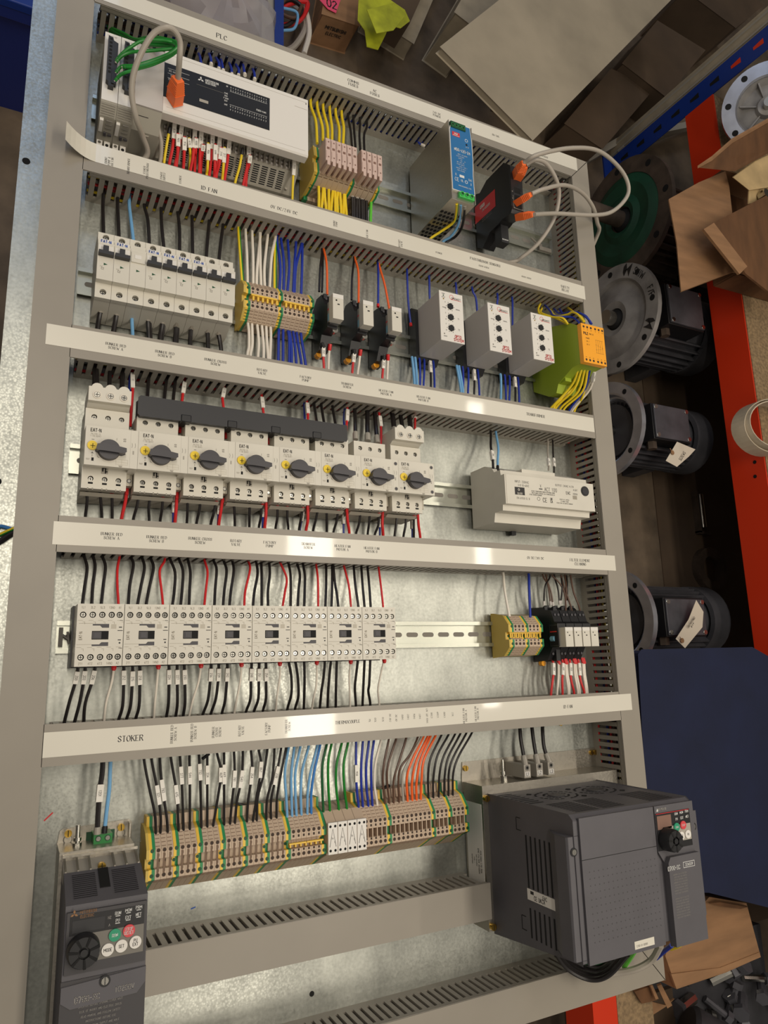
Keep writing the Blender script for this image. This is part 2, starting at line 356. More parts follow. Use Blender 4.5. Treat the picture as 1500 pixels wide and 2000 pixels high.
# ---- printed strips ----
def strip(label,pts,texts,curl=None):
    z=DZ+.35; m=MB()
    (xa,yt,yb),(xb,yt2,yb2)=pts
    N=140
    f=lambda t:(xa+(xb-xa)*t,yt+(yt2-yt)*t,yb+(yb2-yb)*t)
    for i in range(N):
        X0,T0,B0=f(i/N);X1,T1,B1=f((i+1)/N); zz=[]
        for X in (X0,X1):
            zz.append(z+(curl[1]*max(0,(curl[0]-X)/(curl[0]-xa))**2 if curl else 0))
        m.quad((X0,B0,zz[0]),(X1,B1,zz[1]),(X1,T1,zz[1]),(X0,T0,zz[0]),'paper')
    m.box(xa if not curl else curl[0],xb,min(yb,yb2)+.8,max(yt,yt2)-2.2,z-.25,z-.02,'paper') if abs(yt-yt2)<3 else None
    for (px,py,lines,size,vert) in texts:
        c=P(px,py,z); L=lines.split('|')
        for i,t in enumerate(L):
            o=((len(L)-1)/2-i)*size*1.45
            if vert: m.text(t,(c.x-o,c.y,z),size,'ink',u=(0,1,0),v=(-1,0,0),w=.12,serif=True)
            else: m.text(t,(c.x,c.y+o,z),size,'ink',w=.13,serif=True)
    return tag(m.build('printed_strip'),label,'label strip','printed name strips on the trunking')
strip('long white strip on the top trunking, printed PLC and COMMS FUSES',[(-30,797,774),(748.5,809-1,783)],[(433,72,'PLC',6.6,0),(690,163,'COMMS|FUSES',4.2,0),(732,181,'AC|FUSES',4.2,0),(853,224,'24V DC|POWER',3.3,0),(968,265,'SW 505',3,0),(1062,303,'ETH|GATEWAY',3.2,0)])
strip('white strip with a curled-up left end, printed ID FAN and PASSTHROUGH SENSORS',[(-43,573,549),(740,564.5,540.5)],[(213,315,'SHUNT|PUMP &|AIR FAN',2.4,1),(251,325,'TRANSFORMER',2.4,1),(285,333,'STOKER|PASSTHROUGH',2.4,1),(318,344,'POWER|SUPPLY',2.4,1),(352,351,'STOKER',2.4,1),(408,370,'ID FAN',5,0),(555,410,'0V DC/24V DC',4.2,0),(655,437,'SHUNT|PUMP',2.4,1),(717,457,'AIR FAN',2.6,1),(782,476,'ROTARY|VALVE',2.6,1),(857,494,'STOKER',2.4,0),(948,512,'PASSTHROUGH SENSORS',3.8,0),(945,521,'CROSS SCREW',2.2,0),(1028,542,'CROSS SCREW',2.2,0),(1104,564,'SAFETY|RELAY',4,0)],curl=(-8,24))
s8=['BUNKER BED|SCREW A','BUNKER BED|SCREW B','BUNKER CROSS|SCREW','ROTARY|VALVE','FACTORY|PUMP','TRANSFER|SCREW','HEATER FAN|MOTOR A','HEATER FAN|MOTOR B']
strip('white strip above the motor starters, printed BUNKER BED SCREW A to TRANSFORMER',[(-47,337,313),(733.5,336,312.5)],[(x,y,t,2.9,0) for (x,y),t in zip([(226,677),(322,692),(421,708),(512,726),(597,740),(678,753),(754,767),(827,779)],s8)]+[(1046,811,'TRANSFORMER',4,0)])
strip('white strip above the contactors, printed with motor names and FILTER ELEMENT CLEANING',[(-26.5,120,96.5),(751.5,118,95)],[(x,y,t,2.9,0) for (x,y),t in zip([(218,1047),(306,1053),(391,1056),(461,1060),(527,1063),(602,1066),(669,1070),(726,1074)],s8)]+[(1046,1090,'0V DC/24V DC',3.4,0),(1133,1098,'FILTER ELEMENT|CLEANING',3.8,0)])
s5=[(255,1442,'STOKER',5.4,0),(339,1434,'BUNKER BED|SCREW A',2.5,1),(378,1431,'BUNKER BED|SCREW B',2.5,1),(423,1430,'BUNKER|CROSS|SCREW',2.5,1),(471,1427,'ROTARY|VALVE',2.5,1),(523,1423,'FACTORY|PUMP',2.5,1),(562,1419,'TRANSFER|SCREW',2.5,1),(679,1410,'THERMOCOUPLE',3.4,0),(908,1398,'HEATER FAN|MOTOR A',2.5,1),(931,1394,'HEATER FAN|MOTOR B',2.5,1),(1109,1380,'ID FAN',4,0)]
for x,y,t in [(722,1407,'X6'),(733,1406,'X10'),(748,1405,'X20'),(762,1402,'24V DC'),(774,1402,'0V DC'),(786,1401,'1400'),(797,1400,'1402'),(809,1399,'1406'),(820,1399,'1407'),(834,1398,'1403 (PF AC)'),(843,1397,'C208'),(855,1396,'C209'),(868,1396,'C400'),(884,1395,'X12')]: s5.append((x,y,t,2.2,1))
strip('white strip under the contactors, printed STOKER, THERMOCOUPLE and ID FAN',[(-22,-90,-113.7),(758,-86,-109)],s5)
# ---- DIN rails ----
def rail(label,x0,x1,yc):
    t=MB(); p=[(yc-17.5,7.5),(yc-17.5,6.5),(yc-13.5,6.5),(yc-13.5,.3),(yc+13.5,.3),(yc+13.5,6.5),(yc+17.5,6.5),(yc+17.5,7.5),(yc+12.5,7.5),(yc+12.5,1.3),(yc-12.5,1.3),(yc-12.5,7.5)]
    t.prism(p,'x',x0,x1,'zinc')
    x=x0+8
    while x<x1-18:
        pts=[(x+3.1+3.1*math.cos(a),yc+3.1*math.sin(a)) for a in [math.pi/2+j*math.pi/6 for j in range(7)]]+[(x+14.9+3.1*math.cos(a),yc+3.1*math.sin(a)) for a in [-math.pi/2+j*math.pi/6 for j in range(7)]]
        t.prism(pts,'z',1.31,1.5,'duct_in'); x+=25
    return tag(t.build('mounting_rail'),label,'rail','zinc mounting rails')
rail('zinc mounting rail behind the controller, fuse blocks and power supply',-14,729,667)
rail('zinc mounting rail behind the circuit breakers and sensor relays',-17,722,424.5)
rail('zinc mounting rail behind the motor starters and transformer',-13,690,204)
rail('zinc mounting rail behind the contactors and slim relays',-14,700,4)
rail('zinc mounting rail under the long row of terminal blocks',82,480,-226)
# ================= room, lights, camera =================
m=MB(); m.box(-2500,5200,-3500,6500,-900,-850,'floor'); f=m.build('floor'); f['kind']='structure'
def area(n,loc,sx,sy,e,col,rot=(0,0,0)):
    l=bpy.data.lights.new(n,'AREA'); l.shape='RECTANGLE'; l.size=sx*MM; l.size_y=sy*MM; l.energy=e; l.color=col
    o=bpy.data.objects.new(n,l); COL.objects.link(o); o.location=Vector(loc)*MM; o.rotation_euler=rot; return o
W=(1,.905,.77)
area('ceiling_tube_light',(1015,0,2000),200,1500,16,W)
area('ceiling_tube_light',(-130,560,2000),90,1200,11,W)
area('ceiling_tube_light',(760,-1250,2000),90,700,5,W)
area('ceiling_tube_light',(1950,500,2100),90,1500,8,W)
area('ceiling_tube_light',(1500,3200,2200),1400,90,6,(.9,.92,1))
area('roof_skylight',(-300,2850,2600),1000,1500,9,(.42,.62,1))
area('doorway_daylight',(-500,4200,1200),1200,1500,10,(.55,.72,1),(math.radians(105),0,0))
w=bpy.data.worlds.new('workshop'); SC.world=w; w.use_nodes=True; w.node_tree.nodes['Background'].inputs[0].default_value=(.5,.455,.4,1); w.node_tree.nodes['Background'].inputs[1].default_value=.43
cam=bpy.data.cameras.new('camera'); cam.sensor_fit='VERTICAL'; cam.sensor_height=24; cam.lens=24*FPX/2000; cam.clip_start=.01; cam.clip_end=50
co=bpy.data.objects.new('camera',cam); COL.objects.link(co); mx=RT.to_4x4(); mx.translation=CAM*MM; co.matrix_world=mx; SC.camera=co
SC.view_settings.view_transform='Standard'; SC.view_settings.look='None'; SC.view_settings.gamma=1; SC.view_settings.exposure=0; SC.view_settings.use_curve_mapping=False
m=MB(); m.box(-2500,5200,6500,6600,-900,2500,'card3'); o=m.build('wall_back'); o['kind']='structure'
m=MB(); m.box(5200,5300,-3500,6500,-900,2500,'card3'); o=m.build('wall_right'); o['kind']='structure'
def screw(r,z,slot=True,m='metal'):
    s=MB(); s.cyl((0,0,z-1.2),r,1.2,m,n=12)
    if slot: s.box(-r*.85,r*.85,-.32,.32,z,z+.12,'hole'); s.box(-.32,.32,-r*.85,r*.85,z,z+.12,'hole')
    return s
# ================= contactors =================
def contactor(label,group):
    t=thing('contactor',label,'contactor',(0,-28,0),group)
    m=MB(); m.box(-1.5,43.6,-1,63,7.6,40,'black'); m.build('base',t)
    b=MB(); W,H,Z=44.4,62,82
    b.box(0,W,0,H,40,Z-3.3,'beige')
    xs=[5.5,14.5,23.5,32.5,41-.8]; e=[0,10,19,28,37,W]
    for i,x in enumerate(xs):
        b.socket(x,51,Z,3.1,3,e[i],e[i+1],46,H,'beige'); b.socket(x,9,Z,3.1,3,e[i],e[i+1],0,14,'beige')
    b.quad((0,14,Z),(W,14,Z),(W,46,Z),(0,46,Z),'beige')
    b.add([(0,0,Z-3),(W,0,Z-3),(W,H,Z-3),(0,H,Z-3),(0,0,Z),(W,0,Z),(W,H,Z),(0,H,Z)],[(0,1,5,4),(1,2,6,5),(2,3,7,6),(3,0,4,7)],'beige')
    for i,s in enumerate(['1L1','3L2','5L3','13NO','A1']): b.text(s,(xs[i],58.3,Z),2.2,'faint',w=.13)
    for i,s in enumerate(['2T1','4T2','6T3','14NO','A2']): b.text(s,(xs[i],2.7,Z),2.2,'faint',w=.13)
    for i in range(5):
        for y in (43.6,17):
            b.box(e[i]+1,e[i]+5.4,y+1.5,y+1.8,Z,Z+.12,'faint'); b.box(e[i]+5.4,e[i]+7.4,y,y+.3,Z,Z+.12,'faint'); b.box(e[i]+7.3,e[i]+7.6,y-2,y+.3,Z,Z+.12,'faint')
    b.box(2,15,42.2,42.5,Z,Z+.12,'faint'); b.box(1,16,21.3,21.6,Z,Z+.12,'faint')
    b.text('EAT-N',(4.2,30,Z),2.6,'faint',u=(0,1,0),v=(-1,0,0),w=.2)
    b.prism([(15,41.8),(30.5,41.8),(30.5,38),(24,38),(22,40.2),(15,40.2)],'z',Z,Z+.15,'dgrey')
    b.prism([(15,21.5),(22,21.5),(24,23.6),(30.5,23.6),(30.5,19.8),(15,19.8)],'z',Z,Z+.15,'dgrey')
    b.box(32.5,37.5,37,41.5,Z,Z+.12,'beige2')
    b.box(40,43,38,39,Z,Z+.15,'black'); b.box(38.8,43.8,34.8,35.5,Z,Z+.15,'black'); b.box(39.5,42.5,25.3,26.2,Z,Z+.15,'black'); b.cyl((41.3,22.8,Z),.9,.15,'black',n=10)
    b.box(40.5,43.6,17.4,17.9,Z,Z+.15,'black'); b.box(40.5,43.6,45,45.5,Z,Z+.15,'black')
    b.build('housing',t)
    a=MB(); a.box(14.6,30.4,26.3,34.8,Z,Z+.15,'hole'); a.box(15,23.5,27,34,Z+.15,Z+.9,'vfd_dark'); a.box(16.5,22,28,33,Z+.9,Z+1.3,'dgrey'); a.build('actuator',t)
    for x in xs:
        for y in (51,9): screw(2.1,Z-1.6).build('terminal_screw',t,(x,y,0))
    return t
mo=['BUNKER BED SCREW A','BUNKER BED SCREW B','BUNKER CROSS SCREW','ROTARY VALVE','FACTORY PUMP','TRANSFER SCREW','HEATER FAN MOTOR A','HEATER FAN MOTOR B']
for i in range(8):
    lb='beige square contactor, %s from the left, below the print %s'%(ORD[i],mo[i])
    if i==0: c0=contactor(lb,'beige contactors')
    else: dup(c0,(45*i,-28,0),lb)
# wires above the contactors (pixel runs read in two enlarged crops)
T1=[('k',cI,[(300,50),(322,140),(305,270),(290,385)]),('k',cI,[(362,50),(378,130),(362,260),(355,385)]),('k',cI,[(425,50),(450,130),(435,260),(422,385)]),('r',cI,[(548,60),(533,150),(533,270),(540,388)]),
('k',cI,[(625,60),(645,120),(620,260),(610,390)]),('k',cI,[(705,65),(722,140),(695,280),(675,390)]),('k',cI,[(765,70),(785,140),(755,280),(735,390)]),('r',cI,[(862,90),(828,160),(840,290),(850,392)]),
('k',cI,[(900,75),(935,170),(930,300),(918,395)]),('k',cI,[(962,75),(990,160),(985,290),(975,395)]),('k',cI,[(1025,80),(1042,170),(1037,290),(1033,398)]),('r',cI,[(1140,85),(1162,170),(1148,310),(1140,398)]),
('k',cI,[(1205,90),(1225,150),(1215,290),(1210,400)]),('k',cI,[(1275,90),(1295,160),(1280,290),(1270,400)]),('k',cI,[(1335,90),(1345,160),(1325,300),(1315,400)]),('r',cI,[(1447,95),(1458,150),(1425,300),(1418,402)]),
('k',cJ,[(180,95),(190,180),(168,300),(158,400)]),('k',cJ,[(215,95),(218,200),(218,400)]),('k',cJ,[(270,95),(275,180),(262,300),(262,400)]),('r',cJ,[(345,98),(392,210),(380,310),(365,405)]),
('k',cJ,[(405,105),(420,200),(420,408)]),('k',cJ,[(465,105),(485,190),(475,300),(470,405)]),('k',cJ,[(505,105),(520,200),(518,300),(515,405)]),('r',cJ,[(598,120),(610,220),(612,408)]),
('k',cJ,[(668,120),(668,260),(662,408)]),('k',cJ,[(710,120),(710,260),(705,408)]),('k',cJ,[(718,125),(730,250),(742,320),(752,408)]),('r',cJ,[(790,120),(825,260),(840,408)]),
('k',cJ,[(860,120),(870,250),(892,408)]),('k',cJ,[(912,120),(922,260),(935,410)]),('k',cJ,[(955,120),(968,260),(978,410)]),('r',cJ,[(1032,125),(1050,270),(1065,412)])]
def run(cr,pts,z0,zm,z1,y0=None,y1=None):
    n=len(pts); out=[]
    for i,p in enumerate(pts):
        t=i/(n-1); z=z0+(zm-z0)*t*2 if t<.5 else zm+(z1-zm)*(t-.5)*2
        out.append(cr(p[0],p[1],z))
    if y0 is not None: a=out[0]; out=[Vector((a.x,y0,a.z-1))]+out
    if y1 is not None: a=out[-1]; out=out+[Vector((a.x,y1,a.z-1))]
    return out
for i,(c,cr,p) in enumerate(T1):
    j=i//4; q=i%4
    lb=('red coil wire' if c=='r' else ['left','middle','right'][q]+' black wire')+' into the top of the %s contactor from the left'%ORD[j]
    wire(c,run(cr,p,35,44,52,98,28),lb,'wires above the contactors',r=1.65 if c=='k' else 1.4)
B1=[('k',cI,[(258,840),(245,920),(200,1070),(160,1230)]),('k',cI,[(310,835),(300,920),(270,1080),(232,1225)]),('k',cI,[(378,832),(362,920),(310,1080),(298,1220)]),('w',cI,[(508,830),(495,930),(455,1080),(440,1215)]),
('k',cI,[(578,832),(578,920),(570,1100),(540,1205)]),('k',cI,[(640,835),(638,930),(625,1100),(595,1200)]),('k',cI,[(690,832),(690,920),(685,1100),(660,1195)]),('w',cI,[(818,825),(808,950),(795,1080),(788,1190)]),
('k',cI,[(893,825),(893,920),(890,1080),(875,1180)]),('k',cI,[(950,825),(950,920),(952,1080),(940,1178)]),('k',cI,[(1000,825),(1003,920),(1005,1080),(992,1175)]),('w',cI,[(1115,825),(1100,930),(1060,1060),(1035,1170)]),
('k',cI,[(1187,820),(1183,900),(1165,1060),(1130,1160)]),('k',cI,[(1240,820),(1238,900),(1220,1050),(1185,1158)]),('k',cI,[(1300,818),(1298,900),(1285,1060),(1262,1155)]),('w',cI,[(1398,820),(1390,930),(1365,1060),(1350,1145)]),
('k',cJ,[(148,820),(143,900),(140,1050),(110,1140)]),('k',cJ,[(200,820),(198,900),(195,1050),(165,1138)]),('k',cJ,[(248,820),(248,900),(248,1050),(228,1133)]),('w',cJ,[(345,812),(345,900),(325,1040),(318,1125)]),
('k',cJ,[(408,800),(425,900),(425,1020),(398,1120)]),('k',cJ,[(455,800),(470,900),(475,1030),(452,1118)]),('k',cJ,[(515,800),(517,950),(512,1115)]),('w',cJ,[(602,805),(600,950),(580,1050),(570,1110)]),
('k',cJ,[(658,795),(650,900),(635,1000),(625,1108)]),('k',cJ,[(700,795),(690,900),(682,1000),(678,1100)]),('k',cJ,[(742,795),(737,950),(735,1100)]),('w',cJ,[(838,795),(830,900),(835,1095)]),
('k',cJ,[(888,790),(875,900),(868,980),(875,1090)]),('k',cJ,[(935,790),(928,950),(922,1085)]),('k',cJ,[(975,790),(968,950),(962,1000),(975,1080)]),('w',cJ,[(1070,785),(1045,900),(1030,990),(1038,1080)])]
for i,(c,cr,p) in enumerate(B1):
    j=i//4; q=i%4
    lb=('white wire' if c=='w' else ['left','middle','right'][q]+' black wire')+' below the %s contactor from the left'%ORD[j]
    wire(c,run(cr,p,52,46,34,-22,-92),lb,'wires below the contactors',r=1.65 if c=='k' else 1.3,sleeve=(.26,.44) if (c=='k' and j<5) else None,ferrule=('wred',0,11,2.6) if c=='w' else None,txt=None if c=='w' else str(200+i*3))
# ================= rotary motor starters =================
def mstarter(label,adapter,auxscrew):
    t=thing('motor_starter',label,'motor starter',(-3,153,0),'rotary motor starters')
    W=45; o=153
    m=MB()
    m.prism([(0,7.5),(0,46),(3,52),(3,40),(88,40),(88,7.5)],'x',.5,W-.5,'beige2')
    xs=[9,23,37]; ex=[0,16,30,W]
    zt,zl=66,66
    m.box(0,W,5,29,20,zl-3.3,'beige'); m.box(0,W,67,93,20,zt-3.3,'beige')
    for i,x in enumerate(xs):
        m.socket(x,84,zt,2.9,3,ex[i],ex[i+1],67,93,'beige'); m.socket(x,15,zl,2.9,3,ex[i],ex[i+1],4,29,'beige')
        m.box(x-2.4,x+2.4,9,11,zl,zl+.15,'hole'); m.box(x-3,x-1.6,3.2,4.6,zl-4,zl,'beige2'); m.box(x+1.6,x+3,3.2,4.6,zl-4,zl,'beige2')
    for (y0,y1,z) in ((4,29,zl),(67,93,zt)):
        m.add([(0,y0,z-3),(W,y0,z-3),(W,y1,z-3),(0,y1,z-3),(0,y0,z),(W,y0,z),(W,y1,z),(0,y1,z)],[(0,1,5,4),(1,2,6,5),(2,3,7,6),(3,0,4,7)],'beige')
    m.box(19,26,21,29,zl,zl+.2,'grey_mid'); m.box(20,21.2,23.5,28,zl+.2,zl+.4,'hole'); m.box(20,24,26.8,28,zl+.2,zl+.4,'hole'); m.box(22.8,24,21.5,28,zl+.2,zl+.4,'hole'); m.box(22.8,25.5,23,24,zl+.2,zl+.4,'hole')
    Z=86
    m.prism([(24.5,30),(29,zl),(24.5,Z-8),(24.5,Z),(67,Z),(67,30)],'x',0,W,'beige')
    m.text('EAT-N',(10,62.6,Z),3.4,'grey_text',w=.24); m.text('PKZM0-10',(10,58.2,Z),1.8,'beige2',w=.14); m.text('17700-80947',(10,56,Z),1.6,'beige2',w=.14)
    m.text('TEST',(3.5,30.5,Z),1.5,'faint',w=.14); m.box(7,9.2,29,32.5,Z,Z+.3,'hole')
    m.prism([(6.2,37),(8.8,37),(7.5,39)],'z',Z,Z+.15,'grey_text'); m.box(7.2,7.8,33.5,36,Z,Z+.1,'faint'); m.box(6.2,8.8,52,52.6,Z,Z+.1,'grey_text')
    m.ring((23.5,42,Z),11.4,12.4,.3,'white'); m.ring((14,34.2,Z),.9,1.3,.12,'grey_text',n=12)
    m.text('I',(31,55,Z),2.4,'grey_text',w=.14); m.text('600',(39,56,Z),1.4,'grey_text',w=.14); m.text('400',(39,53.8,Z),1.4,'grey_text',w=.14)
    for y in (27.5,30,33): m.box(31,43,y,y+.25,Z,Z+.1,'beige2')
    m.box(31,31.25,27.5,33.2,Z,Z+.1,'beige2'); m.box(36.8,37.05,27.5,33.2,Z,Z+.1,'beige2'); m.box(43,43.25,27.5,33.2,Z,Z+.1,'beige2')
    m.prism([(34,26.5),(38,26.5),(37,24.8),(35,24.8)],'z',Z,Z+.4,'grey_mid')
    m.build('housing',t)
    a=MB(); a.box(W+.1,52.8,24.5,67,30,Z,'beige'); a.box(W+.1,52,12,24.4,30,58,'beige2'); a.box(W+.1,52,67,80,30,50,'grey_mid'); a.box(W+.1,52,3,12,20,40,'grey_mid')
    for x in (46.8,50): a.text(')',(x,50,Z),5,'grey_text',w=.06)
    a.box(47.5,49,40,44,Z,Z+.15,'grey_mid')
    if auxscrew:
        for y in (62,29): a.ring((49,y,Z),2.0,2.5,.3,'grey_mid',n=14); a.cyl((49,y,Z),2.0,.12,'dgrey',n=14)
    else:
        a.cyl((48.8,17.5,58),2.4,.3,'dgrey',n=14); a.cyl((48.8,17.5,58.2),1.7,.5,'metal',n=12)
    a.build('auxiliary_contact',t)
    d=MB(); d.cyl((7.2,45.5,Z),5,1.4,'dial',n=20); d.box(7.2,7.8,42.5,47.5,Z+1.4,Z+1.6,'hole'); d.box(5.2,9.8,44.7,45.2,Z+1.4,Z+1.6,'hole'); d.build('current_dial',t)
    k=MB(); kx,ky=23.5,41.5
    k.cyl((kx,ky,Z),10.8,7,'knob',n=28,r2=10.2)
    k.prism([(kx-13,ky-1.8),(kx-12,ky+2.8),(kx-5,ky+4.4),(kx+6,ky+2.6),(kx+16,ky+1),(kx+16.2,ky-2.6),(kx+13,ky-4),(kx-5,ky-3),(kx-11,ky-3)],'z',Z+1,Z+12,'knob')
    k.build('rotary_knob',t,bevel=.5)
    for x in xs:
        for y in (84,15): screw(2.0,zl-2.7).build('terminal_screw',t,(x,y,0))
    if adapter:
        p=MB(); p.prism([(93,30),(93,60),(98,70),(98,78),(114,78),(114,40),(110,30)],'x',1,44.5,'beige')
        for x in (9.5,23.2,37): p.cyl((x,112.5,40),6,37.7,'beige',n=16); p.ring((x,105,78),3.2,4.4,.8,'white',n=18); p.cyl((x,105,78),3.2,.12,'dgrey',n=16)
        p.build('feed_adapter',t)
        for x in (9.5,23.2,37): screw(2.8,79).build('adapter_screw',t,(x,105,0))
    return t
sp=[('without a busbar tongue','')]
ms=[]
for i in range(8):
    lb='motor starter with rotary knob, %s from the left, %s'%(ORD[i],['three-screw feed adapter on top','left end of the busbar','third print BUNKER CROSS SCREW above','under the middle-left of the busbar','under the middle-right of the busbar','right end of the busbar','just right of the busbar','last, with a three-screw feed adapter'][i])
    if i in (0,1,6,7): s_=mstarter(lb,i in (0,7),i>=6); ms.append(s_)
    else: s_=dup(ms[1],(0,0,0),lb); ms.append(s_)
    s_.location=Vector((-3+53.05*i,153+(i*.25),0))*MM
b=MB(); b.prism([(52,242),(300,242),(301,244),(301,262),(52,264),(50,262),(50,244)],'z',60,76,'black2')
for k in range(5):
    x=58+53*k
    for q in (0,14,28): b.box(x+q-1.5,x+q+1.5,238,243,52,60,'black')
    b.box(x+38,x+49.5,240.5,249,55,77,'black') if k<4 else None
tag(b.build('busbar',bevel=1),'long black comb busbar across the tops of five motor starters','busbar')
# wires under the starters
U=[('k',cF,[(320,925),(322,1000),(310,1100)]),('k',cF,[(412,930),(418,1000),(425,1105)]),('k',cF,[(495,940),(497,1108)]),('r',cF,[(603,880),(590,990),(563,1115)]),
('k',cF,[(683,945),(670,1030),(645,1120)]),('k',cF,[(765,955),(752,1040),(755,1128)]),('k',cF,[(850,965),(845,1050),(832,1133)]),('r',cF,[(952,905),(945,1020),(935,1140)]),
('k',cF,[(1022,985),(1022,1060),(1018,1145)]),('k',cF,[(1112,990),(1105,1060),(1085,1150)]),('k',cF,[(1222,995),(1205,1080),(1185,1155)]),('r',cF,[(1268,975),(1255,1060),(1240,1160)]),
('k',cF,[(1345,1000),(1350,1080),(1352,1165)]),('k',cG,[(28,945),(26,1020),(25,1100)]),('k',cG,[(112,955),(105,1040),(92,1105)]),('r',cG,[(142,940),(140,1020),(132,1110)]),
('k',cG,[(222,950),(220,1040),(208,1112)]),('k',cG,[(290,955),(290,1040),(297,1118)]),('k',cG,[(398,965),(385,1050),(372,1122)]),('r',cG,[(432,960),(432,1060),(420,1128)]),
('k',cG,[(505,970),(490,1050),(470,1130)]),('k',cG,[(565,972),(565,1050),(565,1138)]),('k',cG,[(645,980),(635,1060),(612,1140)]),('r',cG,[(705,978),(710,1060),(722,1145)]),
('k',cG,[(800,1000),(790,1080),(770,1150)]),('k',cG,[(865,1002),(860,1080),(850,1158)]),('k',cG,[(930,1008),(925,1090),(900,1160)]),('r',cG,[(955,1005),(952,1080),(958,1165)]),
('k',cG,[(1055,1010),(1050,1080),(1038,1168)]),('k',cG,[(1118,1015),(1115,1090),(1100,1172)]),('k',cG,[(1172,1025),(1172,1100),(1172,1175)]),('r',cG,[(1200,1015),(1205,1090),(1217,1180)])]
for i,(c,cr,p) in enumerate(U):
    j=i//4;q=i%4
    wire(c,run(cr,p,46,42,36,158,116),('red wire' if c=='r' else ['left','middle','right'][q]+' black wire')+' below the %s motor starter from the left'%ORD[j],'wires below the motor starters',r=1.6 if c=='k' else 1.9,ferrule=('wred',0,5,2.1) if (c=='k' and (j==4 or q==2)) else None)
for (cr,a,b_,j) in ((cF,(925,985),(922,1140),1),(cF,(1245,1000),(1235,1150),2),(cG,(125,960),(118,1090),3),(cG,(400,985),(378,1120),4),(cG,(680,1000),(682,1140),5),(cG,(935,1030),(935,1160),6),(cG,(1160,1040),(1162,1170),7)):
    wire('b',run(cr,[a,((a[0]+b_[0])/2,(a[1]+b_[1])/2),b_],30,30,30,156,116),'blue wire with a red ferrule behind the red one below the %s motor starter'%ORD[j],'wires below the motor starters',r=1.4,sleeve=(.3,.55),ferrule=('wred',0,4,2.2))
V=[('k',cF,[(380,50),(382,120),(382,215)],3.6,0),('k',cF,[(485,62),(478,140),(478,228)],2.4,0),('k',cF,[(572,75),(568,140),(566,240)],2.8,0),('r',cF,[(637,90),(640,200),(632,330),(623,475)],1.7,1),
('k',cF,[(755,110),(748,180),(742,290)],1.9,0),('k',cF,[(878,135),(868,210),(860,305)],1.9,0),('k',cF,[(940,140),(930,220),(920,312)],1.9,0),('r',cF,[(1003,155),(990,240),(980,340),(968,520)],1.7,1),('r',cF,[(1280,200),(1266,270),(1276,370),(1292,560)],1.7,1),
('r',cG,[(110,190),(118,270),(135,380),(165,530)],1.7,1),('r',cG,[(425,230),(433,310),(432,390),(430,500)],1.7,1),('k',cG,[(475,235),(485,310),(497,385)],1.9,0),('k',cG,[(525,240),(535,310),(548,390)],1.9,0),('k',cG,[(605,265),(615,330),(628,400)],1.9,0),('r',cG,[(708,275),(705,360),(700,440),(697,520)],1.7,1),
('k',cG,[(760,285),(763,380),(765,490)],2.6,2),('k',cG,[(848,300),(848,400),(850,500)],3.2,2),('k',cG,[(900,310),(908,410),(918,515)],3,2),('r',cG,[(930,320),(942,400),(944,470),(940,550)],1.7,1),
('k',cG,[(1018,290),(1028,360),(1036,440)],3.5,2),('k',cG,[(1078,325),(1088,380),(1098,445)],3,2),('k',cG,[(1138,310),(1146,380),(1152,450)],3.4,2),('r',cG,[(1182,315),(1180,380),(1178,450)],1.7,1)]
nk=nr=0
for c,cr,p,r,f in V:
    if c=='k': nk+=1; lb='black supply wire above the motor starters, %s black from the left'%ORD[nk-1]
    else: nr+=1; lb='red wire with a white marker above the motor starters, %s red from the left'%ORD[nr-1]
    z1=66 if (cr is cG and p[0][0]>1000) or (cr is cF and p[0][0]<600) else (46 if f!=0 else 60)
    wire(c,run(cr,p,32,40,z1,312,None),lb,'wires above the motor starters',r=r,sleeve=(.3,.52) if f==1 else None,ferrule=('grey_mid',1,11,r+1) if f==2 else None,txt='11')
for cr,p,nm in ((cF,[(622,130),(618,200),(625,260)],'first'),(cG,[(408,250),(410,310),(413,370)],'fourth'),(cG,[(690,280),(685,340),(686,395)],'fifth')):
    wire('b',run(cr,p,26,26,26,312,None),'blue wire beside the %s red marked wire above the motor starters'%nm,'wires above the motor starters',r=1.5)
# ================= transformer =================
t=thing('transformer','beige stepped transformer labelled ACT 100 on the right end of the motor starter rail','transformer',(533,153,0))
m=MB(); x1=157
m.prism([(3,7.5),(3,60),(16,63),(16,81),(24,82),(24,89),(66,89),(66,81),(74,80),(74,66),(80,62),(88,44),(88,7.5)],'x',0,x1,'beige')
m.prism([(74,60),(74,80),(79,80),(79,60)],'x',38,98,'beige')
Z=89
m.build('housing',t)
m=MB(); m.box(2,x1+4,24.2,65.8,88.6,Z+.6,'beige'); z=Z+.6
m.text('Input: 230Vac'.upper(),(29,57,z),3.1,'ink',w=.1); m.text('-3-B 50-60HZ',(31,52,z),2.8,'ink',w=.1)
m.text('ACT 100',(80,50,z),5.2,'ink',w=.1); m.text('OUTPUT: 24VAC 4,17A',(106,58,z),2.9,'ink',w=.1); m.text('4,0AT',(126,53.5,z),2.8,'ink',w=.1); m.text('100VA',(125,47.5,z),2.8,'ink',w=.1); m.text('EAC',(112,48,z),4.2,'ink',w=.14)
m.box(16,33,38,49,z,z+.12,'ink'); m.text('BLOCK',(24.5,40,z+.1),2.6,'beige',w=.2); m.ring((23,45.5,z+.1),1,1.7,.1,'beige',n=12)
m.text('BLOCK TRANSFORMATOREN-ELEKTRONIK GMBH',(66,45.5,z),1.7,'ink',w=.13); m.text('MAX-PLANCK-STRASSE 36-46 WWW.BLOCK.EU',(66,42.8,z),1.7,'ink',w=.13); m.text('27283 VERDEN GERMANY',(52,40.2,z),1.7,'ink',w=.13)
